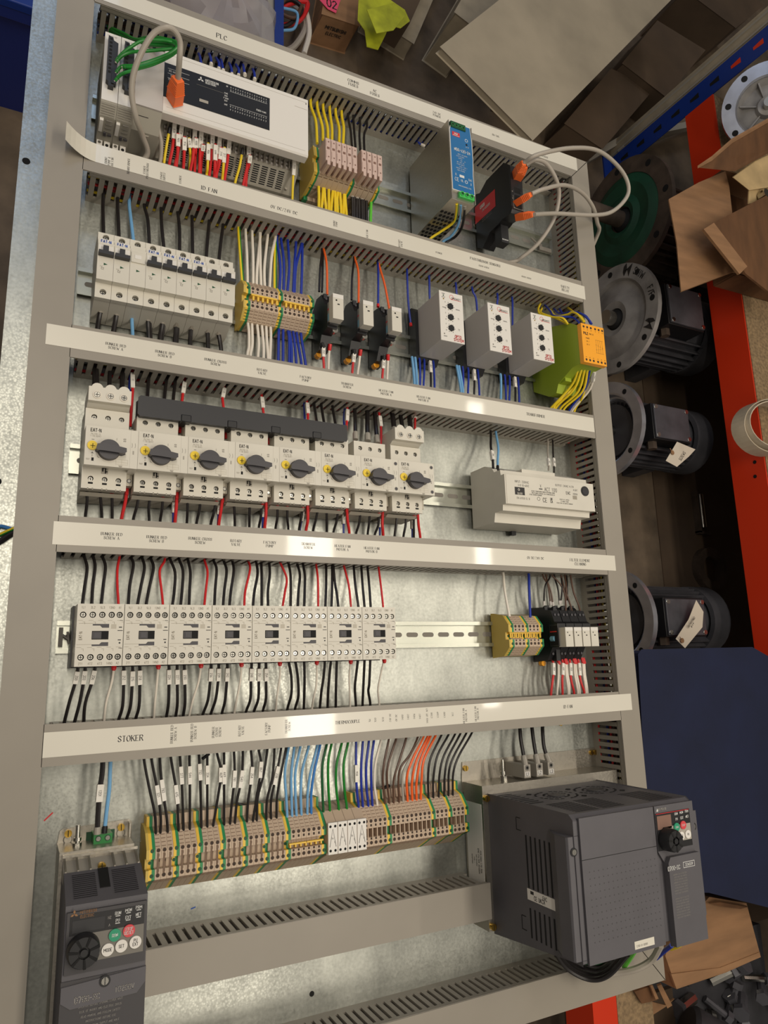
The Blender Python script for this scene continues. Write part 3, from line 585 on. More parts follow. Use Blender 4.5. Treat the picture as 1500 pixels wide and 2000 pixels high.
m.text('EN 61558 CL B',(30,33.5,z),2.8,'ink',w=.1); m.text('CE',(68,34,z),6,'ink',w=.12); m.text('UK',(80,36.6,z),3.2,'ink',w=.2); m.text('CA',(80,32.6,z),3.2,'ink',w=.2); m.ring((57,35,z),2.2,2.7,.1,'ink',n=16)
for i,s in enumerate(['BLOCK U.K. LIMITED','12 MARKET ROAD','ESSEX CM10 1XD UNITED KINGDOM']): m.text(s,(104,37.5-2.8*i,z),1.6,'ink',w=.12)
m.text('X',(62,54,z),4,'ink',w=.1); m.box(59,65,49,50.4,z,z+.12,'ink'); m.box(120,128,39.5,45,z,z+.1,'faint')
m.cyl((144,53.5,z),7.4,.8,'black',n=28); m.cyl((144,53.5,z+.8),5.5,.4,'black2',n=24)
m.build('nameplate',t)
m=MB(); m.box(66,74,-3,4,5,12,'black2'); m.build('rail_clip',t)
m=MB(); m.box(8,20,73.5,80,50,64,'hole'); m.box(98,112,73.5,80,50,64,'hole'); m.build('terminal_well',t)
for i,(c,cr,p,sl,n_) in enumerate([('k',cH,[(388,245),(388,330),(400,400),(405,490)],1,'black wire with white marker, left of the blue one, into the transformer'),('l',cH,[(425,245),(440,340),(436,420),(435,480)],0,'light blue wire into the top left of the transformer'),('G',cH,[(785,295),(785,380),(792,450),(790,495)],1,'pale grey wire with white marker into the top right of the transformer'),('k',cH,[(820,300),(822,380),(828,450),(828,515)],1,'black wire with white marker into the top right of the transformer')]):
    wire(c,run(cr,p,28,45,58,312,None),n_,'transformer wires',r=1.8 if i<2 else 1.3,sleeve=(.62,.82) if sl else None,ferrule=('black',1,5,2.2) if i==1 else None)
# ================= circuit breakers =================
def mcb(label,kind):
    t=thing('circuit_breaker',label,'circuit breaker',(-1,375,0),'miniature circuit breakers')
    W=17.3; m=MB()
    m.prism([(0,4),(-1,26),(7,50),(7,53),(24,53),(24,68),(70,68),(70,63),(77.5,63),(77.5,51),(89,51),(89,4)],'x',0,W,'beige')
    m.socket(W/2,13.5,59,3.6,5,0,W,6,24,'beige'); m.socket(W/2,83.5,56.5,3.6,4,0,W,77,89,'beige')
    m.add([(0,6,52),(W,6,52),(W,24,52),(0,24,52),(0,6,59),(W,6,59),(W,24,59),(0,24,59)],[(0,1,5,4),(1,2,6,5),(3,0,4,7)],'beige')
    m.add([(0,77,50),(W,77,50),(W,89,50),(0,89,50),(0,77,56.5),(W,77,56.5),(W,89,56.5),(0,89,56.5)],[(0,1,5,4),(1,2,6,5),(2,3,7,6),(3,0,4,7)],'beige')
    
    Z=68
    m.prism([(7,44.8),(7,41.8),(11.2,43.3)],'z',Z,Z+.15,'dgreen')
    if kind!='n': m.text('FAZ',(4.5,40,Z),1.5,'faint',w=.12); m.text('C2',(6,37.6,Z),2.4,'grey_text',w=.14)
    if kind=='t':
        m.box(2,15.4,71,77,63,63.3,'whitep'); m.text('EAT-N',(W/2,74.2,63.3),3.6,'lblue',w=.22)
    m.build('housing',t)
    m=MB()
    if kind=='n': m.box(.8,W-.8,53,66,Z,Z+1.6,'beige'); m.box(4.5,12,57.5,62.5,Z+1.6,Z+2,'whitep'); m.build('blank_cover',t,bevel=.3)
    else:
        m.box(.8,W-.8,59,66.5,Z,Z+.3,'whitep'); m.box(.6,W-.6,52.5,56.8,Z,Z+7,'black2'); m.box(5.4,11.2,56,64.5,Z,Z+4.5,'black2'); m.build('toggle_lever',t,bevel=.7)
    screw(2.6,55).build('terminal_screw',t,(W/2,13.5,0)); screw(2.6,53.2).build('terminal_screw',t,(W/2,83.5,0))
    return t
mb={}
D9=['far left','second from the left, printed name above the lever','pale blank cover instead of a lever','right after the blanked one','fifth from the left','sixth from the left','seventh, last one with a blue printed name','eighth, no printed name','far right, beside the terminal blocks']
for i in range(9):
    k='n' if i==2 else ('t' if i<7 else 'p'); lb='beige circuit breaker, '+D9[i]
    if k in mb: o=dup(mb[k],(-1+17.6*i,375,0),lb)
    else: o=mcb(lb,k); mb[k]=o; o.location=Vector((-1+17.6*i,375,0))*MM
TW=[('k',[(330,0),(331,70),(333,155)]),('k',[(408,0),(412,80),(415,175)]),('l',[(470,0),(478,70),(485,130),(492,195)]),('k',[(552,10),(565,60),(572,110),(577,215)]),('k',[(640,10),(643,110),(655,235)]),('k',[(728,30),(738,130),(738,250)]),('k',[(805,50),(806,150),(808,265)]),('k',[(897,80),(888,180),(880,285)]),('k',[(970,110),(958,200),(948,297)])]
for i,(c,p) in enumerate(TW):
    wire(c,run(cD,p,24,34,44,546,460),'%s wire into the top of the %s circuit breaker from the left'%(WN[c][1],ORD[i]),'wires above the circuit breakers',r=2.1)
BW=[('k',[(318,560),(308,610),(300,668)]),('k',[(403,575),(396,620),(385,683)]),('l',[(484,580),(485,630),(488,700)]),('k',[(570,605),(572,650),(575,715)]),('k',[(648,620),(640,670),(633,724)]),('k',[(720,640),(718,680),(713,740)]),('k',[(800,655),(796,700),(794,750)]),('k',[(888,670),(889,710),(890,770)]),('k',[(945,680),(952,720),(960,780)])]
for i,(c,p) in enumerate(BW):
    wire(c,run(cD,p,32,30,30,378,334),'%s wire out of the bottom of the %s circuit breaker from the left'%(WN[c][1],ORD[i]),'wires below the circuit breakers',r=2.1 if c=='l' else 2.7,ferrule=('duct',0,12,4.2) if c=='k' else None)
for i in (3,4,5):
    p=[(a+9,b+4) for a,b in BW[i][1]]
    wire('k',run(cD,p,30,28,28,376,334),'second black wire in the boot under the %s circuit breaker'%ORD[i],'wires below the circuit breakers',r=2.3)
# ================= terminal blocks =================
TP=[(-30,4),(-28,30),(-16,44),(-6,44),(-6,36),(4,36),(4,44),(14,44),(27,32),(31,8),(31,4)]
TP2=[(-36,4),(-22,30),(-16,44),(-6,44),(-6,36),(4,36),(4,44),(13,44),(27,32),(32,18),(32,4)]
def terminal(name,label,cat,group,kind,w,prof=TP,tier=None):
    t=thing(name,label,cat,(0,0,0),group); m=MB()
    body,rib=('tbeige','tdark')
    if kind=='pe':
        m.prism(prof,'x',.05,w*.5,'yellow'); m.prism(prof,'x',w*.5,w-.1,'green')
        for y in (12,-12): m.cyl((w/2,y,44),2.0,.15,'dgreen',n=14)
        m.cyl((w*.35,-1,36),1.7,.3,'dgreen',n=12)
        for k in range(4):
            f=(k+.6)/4.4; y0,z0=prof[1]; y1,z1=prof[2]; y,z=y0+(y1-y0)*f,z0+(z1-z0)*f; m.box(.3,w-.3,y-.35,y+.35,z-1,z+.35,'dgreen')
    else:
        m.prism(prof,'x',.1,w-.12,body)
        for y in (12,-12): m.ring((w/2,y,44),1.75,2.1,.12,'tdark',n=14); m.cyl((w/2,y,44),1.75,.1,'holeb',n=14)
        m.box(w/2-1.1,w/2+1.1,6,8.6,44,44.12,'holeb')
        if kind!='j': m.box(w/2-1.1,w/2+1.1,-8.6,-6.2,44,44.12,'holeb')
        if kind=='m':
            m.box(w*.3,w*.62,-10,9.5,43.9,44.3,'tdark'); m.box(w*.7,w*.95,-1,1,36,36.3,'hole'); m.box(w*.7,w*.95,2,3.5,36,36.3,'hole')
        if kind=='f': m.box(.1,w-.2,-6.2,4.2,36,38.5,'tdark'); m.box(w*.72,w*.9,-9,8,38,44.3,'tbeige')
        if kind=='c': m.box(.6,w-.8,-4,3,36,39,'yellow'); m.box(w*.4,w*.6,-3,2,39,39.2,'hole')
        for k in range(4):
            for a_,b_ in ((1,2),(8,7)):
                if (tier and a_==8) or not tier or a_==1:
                    f=(k+.6)/4.4; y0,z0=prof[a_]; y1,z1=prof[b_]; y,z=y0+(y1-y0)*f,z0+(z1-z0)*f; m.box(.5,w-1.4,y-.3,y+.3,z-1,z+.3,rib)
    m.build('housing',t)
    if tier:
        b=MB(); b.box(.1,w-.12,31,41.5,4,20,'yellow' if kind=='pe' else body)
        if kind=='pe': b.box(w*.5,w-.12,30.9,41.6,4,20.1,'green')
        b.build('rear_tier',t)
    return t
def trow(x0,w,yc,seq,tag_,where,group,prof=TP,tier=None):
    protos={}; pe=pos=0; x=x0
    nm={'pe':'green and yellow earth terminal','b':'beige terminal','m':'beige slide-link terminal','f':'beige terminal with a wide brown link','c':'beige yellow-centred terminal','w':'wide white terminal printed with a wiring triangle'}
    for k in seq:
        if k=='pe': pe+=1; pos=0; lb='%s earth terminal, green and yellow, %s'%(ORD[pe-1],where)
        elif k=='w': pos+=1; lb='wide white terminal with a printed triangle, %s of four, %s'%(ORD[pos-1],where)
        else: pos+=1; lb='%s, %s after the %s earth terminal %s'%(nm[k],ORD[pos-1],ORD[pe-1],where)
        if k in protos: dup(protos[k],(x,yc,0),lb)
        else:
            if k=='w':
                t=thing('terminal_block',lb,'terminal block',(0,0,0),group); m=MB(); m.prism([(-36,4),(-24,30),(-18,44),(-15,44),(-15,48),(16,48),(16,44),(27,32),(32,4)],'x',.1,w*1.95,'tbeige'); W=w*1.95
                m.box(.3,W-.2,-17,17,46,49,'whitep')
                for y in (-13,13):
                    for xx in (W*.25,W*.75): m.cyl((xx,y,49),1.5,.12,'hole',n=12)
                m.prism([(W/2,10),(W/2-.3,10),(W*.15,-9),(W*.2,-9)],'z',49,49.1,'ink'); m.prism([(W/2,10),(W/2+.3,10),(W*.85,-9),(W*.8,-9)],'z',49,49.1,'ink')
                m.text('T4',(W*.45,0,49),2,'ink',w=.12); m.text('E',(W*.7,-4,49),1.8,'ink',w=.12); m.build('housing',t)
            else: t=terminal('terminal_block',lb,'terminal block',group,k,w,prof,tier)
            t.location=Vector((x,yc,0))*MM; protos[k]=t
        x+=w*(2 if k=='w' else 1)
    return x
def endplate(label,x0,x1,yc,prof=TP):
    return tag(MB().prism([(a*1.03,b+.8 if b>5 else b) for a,b in prof],'x',x0,x1,'yend').build('end_plate',loc=(0,yc,0)),label,'end plate')
endplate('ochre end plate on the left of the twelve-way terminal group beside the breakers',174.5,177.4,430)
x=trow(177.5,6.25,430,['pe']+['b']*6+['pe']+['b']*6+['pe'],'', 'beside the circuit breakers','terminal blocks beside the circuit breakers')
def jumper(label,xa,xb,y,z,w=6.25,flat=True):
    m=MB(); m.box(xa,xb,y+1.5,y+3.5,36,z+2.5,'yellow'); x=xa+2.2
    while x<xb: m.box(x-.3,x+2.2,y-4.5,y+2,z-.5,z+1.2,'yellow'); x+=w
    return tag(m.build('jumper_comb'),label,'jumper')
jumper('yellow jumper comb across the first six terminals beside the breakers',184.5,219,430,43.5)
jumper('yellow jumper comb across the second six terminals beside the breakers',228.5,263,430,43.5)
endplate('ochre end plate on the left of the small terminal group on the contactor rail',557.5,560.3,1)
trow(560.5,6.5,1,['pe','c','c','c','pe','c','c','c','pe'],'','on the contactor rail','terminal blocks on the contactor rail')
jumper('thin yellow jumper across the small terminal group on the contactor rail',562,618,1.5,38,w=6.5)
S5=['pe']+(['m']*3+['pe'])*6+['b']*6+['pe']+['w']*4
endplate('ochre end plate at the left end of the long bottom terminal row',82.2,85,-228,TP2)
x=trow(85.1,6.15,-228,S5,'','in the long bottom row','terminal blocks in the long bottom row',TP2,True)
S6=['pe']+['f']*5+['pe']+['f']*9+['pe']+['f']*3+['pe']+['f']*3+['pe']
# second half starts again at the earth terminal right of the white ones
pr={}; cn={'q':0}; xx=323.8; st=(475.2+3-323.8)/len(S6)
for k in S6:
    if k=='pe': cn['p']=cn.get('p',0)+1; cn['q']=0; lb='%s green and yellow earth terminal right of the white terminals, bottom row'%ORD[cn['p']-1]
    else: cn['q']+=1; lb='brown-link terminal, %s after the %s earth terminal right of the white ones'%(ORD[cn['q']-1],ORD[cn['p']-1])
    if k in pr: dup(pr[k],(xx,-228,0),lb)
    else: pr[k]=terminal('terminal_block',lb,'terminal block','terminal blocks in the long bottom row',k,st,TP2,True); pr[k].location=Vector((xx,-228,0))*MM
    xx+=st
m=MB()
for a,b in ((236,256),(257,277)): m.box(a,b,-229,-227.4,44,47,'yellow')
for i in range(7): m.box(237+i*6.15,238.6+i*6.15,-232,-228,40,46,'yellow')
tag(m.build('jumper_comb'),'yellow jumper comb over the six plain terminals of the bottom row','jumper')
# wires of the breaker-side terminals
t1=[('p',[(1052,135),(1062,280),(1072,410)]),('w',[(1090,150),(1097,280),(1100,415)]),('w',[(1125,160),(1130,300),(1130,420)]),('w',[(1168,165),(1152,330),(1148,425)]),('w',[(1166,170),(1168,300),(1172,430)]),('w',[(1208,160),(1190,330),(1192,435)]),('w',[(1250,170),(1228,280),(1218,443)]),('p',[(1247,200),(1245,330),(1245,453)]),
('b',[(1258,200),(1275,330),(1270,453)]),('b',[(1280,195),(1293,300),(1292,463)]),('b',[(1315,200),(1322,330),(1312,468)]),('b',[(1358,205),(1350,330),(1343,470)]),('b',[(1388,210),(1358,330),(1350,473)]),('b',[(1392,210),(1390,350),(1385,478)])]
cc={}
for c,p in t1:
    cc[c]=cc.get(c,0)+1
    wire(c,run(cD,p,26,34,32,546,456),'%s wire into the terminals beside the breakers, %s %s from the left'%(WN[c][1],ORD[cc[c]-1],WN[c][1].split()[0]),'wires above the breaker-side terminals',r=1.9)
t2=[('w',[(325,720),(345,880),(345,1100),(322,1222)]),('w',[(388,728),(395,900),(395,1080),(368,1232)]),('w',[(460,735),(480,900),(490,1080),(478,1248)]),('w',[(530,748),(545,900),(560,1100),(560,1265)]),('w',[(595,758),(605,950),(625,1272)]),('w',[(655,772),(668,930),(655,1278)]),
('b',[(785,815),(780,1000),(775,1298)]),('b',[(845,820),(847,1000),(845,1305)]),('b',[(915,855),(935,1000),(935,1325)]),('b',[(935,855),(968,1080),(972,1328)]),('b',[(985,850),(1010,1000),(1040,1345)]),('b',[(1040,868),(1070,1080),(1115,1358)]),('b',[(1103,878),(1125,1050),(1175,1368)])]
cc={}
for c,p in t2:
    cc[c]=cc.get(c,0)+1
    wire(c,run(cW,p,26,30,32,408,334),'%s wire below the terminals beside the breakers, %s %s from the left'%(WN[c][1],ORD[cc[c]-1],WN[c][1]),'wires below the breaker-side terminals',r=1.9)
# bottom row wires
R5=[('k',cL,[(520,262),(545,400),(575,540),(580,640)],0),('k',cL,[(558,260),(590,430),(605,560),(603,640)],1),('k',cL,[(600,254),(612,400),(635,560),(640,636)],1),('k',cL,[(655,248),(685,430),(692,550),(695,628)],1),('k',cL,[(702,244),(712,400),(720,625)],1),('k',cL,[(750,240),(752,400),(752,620)],1),('k',cL,[(798,235),(805,380),(810,610)],1),('k',cL,[(840,233),(840,400),(840,605)],1),('k',cL,[(888,228),(910,330),(895,450),(870,600)],1),('k',cL,[(925,224),(925,400),(925,595)],1),('k',cL,[(975,218),(978,350),(965,480),(955,590)],1),('k',cL,[(1020,214),(1015,350),(990,480),(980,585)],1),('k',cL,[(1060,212),(1067,330),(1047,470),(1040,580)],1),('k',cL,[(1098,207),(1112,300),(1092,440),(1070,580)],1),('k',cL,[(1145,203),(1125,340),(1095,460),(1090,575)],0),('k',cL,[(1180,200),(1170,350),(1142,470),(1138,570)],0),('k',cL,[(1215,197),(1192,330),(1163,470),(1162,565)],1),('k',cL,[(1240,195),(1212,340),(1192,460),(1190,557)],0),
('l',cL,[(1252,195),(1232,330),(1238,450),(1243,553)],0),('l',cL,[(1280,192),(1265,330),(1265,440),(1268,550)],0),('l',cL,[(1312,190),(1285,330),(1285,440),(1290,545)],0),('l',cL,[(1355,188),(1320,320),(1312,440),(1315,540)],0),('l',cL,[(1398,184),(1362,330),(1347,440),(1345,535)],0),('m',cL,[(1412,183),(1380,330),(1365,440),(1365,530)],0),
('d',cM,[(282,245),(250,400),(248,560),(255,722)],0),('g',cM,[(315,243),(290,380),(290,560),(300,705)],0),('g',cM,[(388,235),(348,400),(345,560),(362,700)],0),('g',cM,[(432,230),(397,400),(402,570),(418,695)],0),
('b',cM,[(483,225),(483,450),(490,600),(500,685)],1),('b',cM,[(532,222),(520,400),(520,550),(530,685)],0),('b',cM,[(575,220),(555,400),(555,550),(568,682)],0),('b',cM,[(610,217),(590,380),(590,560),(597,680)],0),
('w',cM,[(660,217),(618,400),(612,550),(630,672)],0),('n',cM,[(715,207),(678,400),(670,520),(685,670)],0),('n',cM,[(768,203),(708,400),(700,520),(715,665)],0),('n',cM,[(838,198),(778,400),(745,520),(745,660)],0),('n',cM,[(920,193),(862,330),(785,450),(782,655)],0),('G',cM,[(948,190),(855,370),(808,480),(812,652)],0),
('o',cM,[(962,187),(872,380),(837,500),(842,645)],0),('o',cM,[(992,185),(907,370),(874,520),(875,640)],0),('o',cM,[(1010,184),(937,360),(906,520),(905,637)],0),('o',cM,[(1047,180),(957,370),(940,520),(935,633)],0),
('k',cM,[(1087,177),(1007,350),(986,480),(988,627)],0),('k',cM,[(1137,175),(1052,340),(1023,500),(1022,623)],0),('k',cM,[(1182,173),(1097,340),(1066,470),(1060,617)],0),('k',cM,[(1220,167),(1128,350),(1102,480),(1098,613)],0),('k',cM,[(1262,163),(1168,340),(1132,450),(1128,607)],0),('k',cM,[(1302,160),(1202,340),(1162,460),(1158,603)],0)]
cc={}
for c,cr,p,s_ in R5:
    side='left group' if cr is cL else 'right group'; q=(c,side); cc[q]=cc.get(q,0)+1
    wire(c,run(cr,p,34,38,32,-108,-206),'%s wire down into the long bottom row, %s %s, %s'%(WN[c][1],ORD[cc[q]-1],WN[c][1].split()[-1],side),'wires above the long bottom terminal row',r=1.45 if c in 'kn' else 1.6,sleeve=(.36,.49) if s_ else None)
m=MB(); a,b=cL(995,505,14),cL(1060,515,14); m.tube([a,b],2,'black',6); m.tube([a+Vector((0,3,0)),b+Vector((4,2,0))],1.2,'black',6)
tag(m.build('cable_tie'),'black cable tie end lying behind the long bottom terminal row','cable tie')
m=MB(); m.tube([cM(660,590,16),cM(690,560,18),cM(715,552,16)],2,'black',6); tag(m.build('cable_tie'),'black cable tie behind the brown wires of the bottom row','cable tie')
m=MB(); m.tube([cL(815,265,30),cL(850,238,34)],1.8,'black',6); tag(m.build('cable_tie'),'black cable tie tail poking below the STOKER strip trunking','cable tie')
# ================= slim relays on the breaker rail =================
def slimrelay(label,loc):
    t=thing('slim_relay',label,'relay',loc,'slim black relays with beige tops')
    m=MB(); m.prism([(-42,6),(-40,30),(-22,40),(-20,60),(12,60),(16,52),(36,40),(38,22),(24,6)],'x',0,14,'black'); 
    for x in (4,10): m.cyl((x,27,47),1.6,1.2,'dgrey',n=10); m.cyl((x,-30,34),1.6,1.4,'dgrey',n=10)
    m.box(1.5,6.5,29,36,40,45,'black2'); m.box(8,13,24,31,44,49,'black2'); m.build('socket_base',t)
    r=MB(); r.box(1,13,-18,14,60,66,'black2'); r.box(.5,.9,-14,14,60,75,'text_g'); r.box(.4,.9,-12,-2,60,72,'skyb'); r.box(.4,.9,3,5,60,76,'cred'); r.build('coil_window',t)
    c=MB(); c.box(0,15,-16,19,66,79,'beige'); c.box(0,15,13,19,79,79.3,'whitep'); c.box(4,6,9,11,79.3,79.5,'hole'); c.box(6.5,9.5,4,5.5,79,79.4,'hole'); c.build('beige_cap',t,bevel=.4)
    k=MB(); k.cyl((4,-42,14),4.5,8,'orange_f',n=12,ax='z'); k.cyl((13,-20,50),4,6,'metal',n=12); k.build('clip_bolt',t)
    return t
s0=slimrelay('slim black relay with beige top, nearest the yellow terminal group',(283,421,0))
dup(s0,(326.5,421,0),'slim black relay with beige top, middle of the three')
dup(s0,(369.5,421,0),'slim black relay with beige top, nearest the grey sensor units')
RW_=[('k',cE,[(118,228),(110,300),(105,410)],26,36,'left black wire into the relay nearest the terminals'),('k',cE,[(122,230),(121,320),(118,412)],26,36,'right black wire into the relay nearest the terminals'),('o',cE,[(125,205),(140,280),(143,425)],26,44,'orange wire into the relay nearest the terminals'),
('k',cE,[(270,255),(260,350),(258,450)],26,36,'black wire into the middle slim relay'),('o',cE,[(272,248),(290,320),(291,462)],26,44,'orange wire into the middle slim relay'),('b',cE,[(383,285),(384,380),(383,480)],26,36,'blue wire into the slim relay nearest the sensor units'),('o',cE,[(388,285),(415,380),(436,492)],26,44,'orange wire into the slim relay nearest the sensor units'),
('b',cE,[(520,325),(525,450),(538,570)],26,24,'blue wire left of the first grey sensor unit, ending at its base'),('b',cE,[(625,360),(626,420),(628,455)],26,24,'blue wire behind the left side of the first grey sensor unit'),('b',cE,[(752,393),(753,410),(755,430)],26,24,'short blue wire above the right corner of the first grey sensor unit'),
('b',cE,[(830,408),(845,440),(852,510)],26,24,'blue wire behind the left side of the middle grey sensor unit'),('b',cE,[(948,440),(946,460),(945,480)],26,24,'short blue wire above the right corner of the middle grey sensor unit'),('b',cE,[(1018,460),(1018,520),(1018,580)],26,24,'blue wire left of the last grey sensor unit')]
for c,cr,p,z0,z1,lb in RW_: wire(c,run(cr,p,z0,(z0+z1)/2,z1,546,None),lb,'wires into the relays and sensor units',r=1.6,ferrule=('wred',1,4,2.2) if ('nearest the sensor' in lb and c=='b') or 'ending at' in lb else None)
RB=[('r',[(215,985),(236,1060),(236,1180),(245,1345)],'red marked wire below the relay nearest the terminals',1),('w',[(335,1000),(325,1080),(315,1200),(310,1350)],'white wire below the relay nearest the terminals',0),('r',[(680,1080),(685,1150),(673,1260),(660,1415)],'red marked wire below the middle slim relay',1),('w',[(782,1080),(772,1160),(758,1290),(738,1430)],'white wire below the middle slim relay',0),('r',[(1118,1170),(1116,1240),(1110,1350),(1100,1495)],'red marked wire below the relay nearest the sensor units',1),('w',[(1183,1150),(1182,1230),(1176,1380),(1170,1505)],'white wire below the relay nearest the sensor units',0)]
for c,p,lb,s_ in RB: wire(c,run(cV,p,36,32,32,None,334),lb,'wires below the slim relays',r=1.7,sleeve=(.2,.5) if s_ else None,ferrule=('black',0,9,2.8) if s_ else ('wred',0,8,2.6),txt='202')
# ================= grey sensor timers =================
def timer(label,loc):
    t=thing('sensor_relay',label,'sensor relay',loc,'grey sensor relays')
    b=MB(); b.prism([(-8,4),(-8,16),(2,24),(70,24),(80,14),(80,4)],'x',-5,34,'black'); b.build('socket_base',t)
    m=MB(); m.box(0,38.3,0,74.5,24,83,'grey_case'); m.build('case',t,bevel=.6)
    f=MB(); f.box(-.3,38.6,-.3,74.8,83,85,'whitep'); Z=85
    for i,y in enumerate((53,36.5,20)):
        f.prism([(17+5*math.cos(math.pi*k/3+.5),y+5*math.sin(math.pi*k/3+.5)) for k in range(6)],'z',Z,Z+1.5,'black')
        for k in range(6): a=math.pi*k/3+.5+math.pi/6; f.box(17+6.4*math.cos(a)-.5,17+6.4*math.cos(a)+.5,y+6.4*math.sin(a)-.5,y+6.4*math.sin(a)+.5,Z,Z+.12,'ink')
        f.text('0',(9,y+5.5,Z),1.8,'ink',w=.12); f.text('10',(9,y-4,Z),1.8,'ink',w=.12)
        if i: f.text('T%d'%i,(30,y,Z),2.4,'ink',w=.12)
    f.text('SENSIBIL.',(30,50.5,Z),1.5,'ink',w=.13); f.text('MINIMUM',(7,50,Z),1.3,'ink',w=.12)
    f.ring((20,68,Z),3,3.5,.12,'cred',n=20); f.box(19,36,64.2,64.7,Z,Z+.12,'cred'); f.text('OMEGACET',(27.5,66.6,Z),2.8,'ink',w=.15)
    f.text('POWER',(6.5,71,Z),1.4,'ink',w=.13); f.cyl((6.5,68.3,Z),1,.3,'dgreen',n=10); f.text('OUTPUT',(6.5,65.6,Z),1.4,'ink',w=.13); f.cyl((6.5,63,Z),1,.3,'brass',n=10)
    f.cyl((5.5,10,Z),1,.3,'grey_text',n=10); f.text('SENSOR',(7,6.5,Z),1.4,'ink',w=.13)
    f.text('OPTO',(28,9,Z),4,'cred',w=.2); f.text('SYSTEM',(29,4,Z),4,'cred',w=.2)
    f.build('front_panel',t); return t
q0=timer('tall grey sensor relay with three black dials, nearest the slim black relays',(443,403.5,0))
dup(q0,(525.5,403,0),'tall grey sensor relay with three black dials, middle of the three')
dup(q0,(604.5,404,0),'tall grey sensor relay with three black dials, beside the green safety relay')
TB=[[('l',(545,735),(555,850)),('l',(560,738),(568,852)),('b',(580,740),(582,852)),('b',(602,745),(598,855)),('k',(630,760),(633,862)),('b',(645,752),(650,865))],
[('l',(757,775),(775,885)),('l',(768,778),(785,887)),('b',(785,785),(785,888)),('b',(810,788),(808,892)),('k',(838,800),(837,896)),('b',(855,793),(862,903))],
[('l',(963,812),(963,918)),('b',(983,818),(988,924)),('b',(1005,820),(1003,927)),('k',(1030,830),(1032,930)),('b',(1045,828),(1050,934))]]
for j,g in enumerate(TB):
    cc={}
    for c,a,b in g:
        cc[c]=cc.get(c,0)+1
        wire(c,run(cE,[a,((a[0]+b[0])/2+1,(a[1]+b[1])/2),b],22,26,30,402,334),'%s wire below the %s sensor relay, %s of that colour'%(WN[c][1],['first','middle','last'][j],ORD[cc[c]-1]),'wires below the sensor relays',r=2 if c=='l' else 1.6,sleeve=(.05,.42) if c=='k' else None)
# ================= safety relay =================
t=thing('safety_relay','green and orange safety relay with looped yellow wires, right end of the breaker rail','safety relay',(0,0,0))
m=MB(); m.prism([(392,2),(371,38),(371,54),(384,60),(398,94),(398,112),(458,112),(469,96),(482,52),(482,30),(470,2)],'x',669.5,713.5,'olive'); m.build('housing',t,bevel=.5)
m=MB(); m.box(669,714,396.5,459,112,120,'orange_f'); Z=120
for i in range(6):
    x=674+i*7.1+(1.5 if i>2 else 0); m.ring((x,454,Z),1.3,1.9,.15,'ink',n=12); m.cyl((x,454,Z),1.2,.1,'holeb',n=10); m.ring((x,401,Z),1.3,1.9,.15,'ink',n=12); m.cyl((x,401,Z),1.2,.1,'holeb',n=10)
    m.text(['13','23','33','41','A1','S11'][i],(x,449.8,Z),1.5,'ink',w=.13); m.text(['14','24','34','42','A2','S12'][i],(x,405.2,Z),1.5,'ink',w=.13)
m.text('PILZ',(677,443.5,Z),3.8,'ink',w=.24); m.text('PNOZ X3',(688,443.8,Z),1.9,'ink',w=.14)
for i,s in enumerate(['POWER','CH. 1','CH. 2']): m.text(s,(680,436-i*5,Z),2,'ink',w=.13)
for i in range(4):
    m.box(696+i*4,696.3+i*4,415,436,Z,Z+.1,'ink'); m.box(694.5+i*4,697.5+i*4,428-i,428.3-i,Z,Z+.1,'ink'); m.box(694.5+i*4,697.5+i*4,420+i,420.3+i,Z,Z+.1,'ink')
m.box(695,710,436,436.3,Z,Z+.1,'ink'); m.box(695,710,415,415.3,Z,Z+.1,'ink')
m.build('front_cover',t,bevel=.4)
m=MB(); m.box(672,678,470,476,60,78,'olive'); m.box(672,684,384,392,60,74,'olive'); m.build('terminal_plug',t)
L4=lambda q:[c4(a,b,z) for a,b,z in q]
for c,q,n_ in [('y',[(415,850,28),(385,930,40),(420,1010,55),(600,1045,75),(740,1060,90),(820,1150,95)],'first yellow loop from the trunking to the safety relay top'),('y',[(440,915,28),(430,985,45),(640,1060,70),(800,1140,92)],'second yellow loop from the trunking to the safety relay top'),('y',[(560,940,30),(640,1030,60),(800,1010,80),(880,975,90),(960,1005,100),(1050,1110,110)],'long S-shaped yellow loop above the safety relay'),('y',[(805,895,30),(900,970,60),(1000,1030,95),(1060,1110,110)],'yellow wire from the trunking corner to the safety relay'),
('b',[(480,870,28),(560,960,50),(620,1030,70),(880,1050,90),(985,1130,105)],'blue loop starting leftmost above the safety relay'),('b',[(615,925,30),(700,1000,55),(860,975,80),(1000,990,95),(1110,1070,105),(1170,1150,108)],'long blue loop across the top of the safety relay'),('b',[(695,925,30),(760,1000,50),(950,985,80),(1080,1030,98),(1150,1140,108)],'blue loop nearest the right trunking above the safety relay')]:
    wire(c,L4(q),n_,'loops above the safety relay',r=1.7,k=6)
E5L=lambda q:[cE(a,b,z) for a,b,z in q]
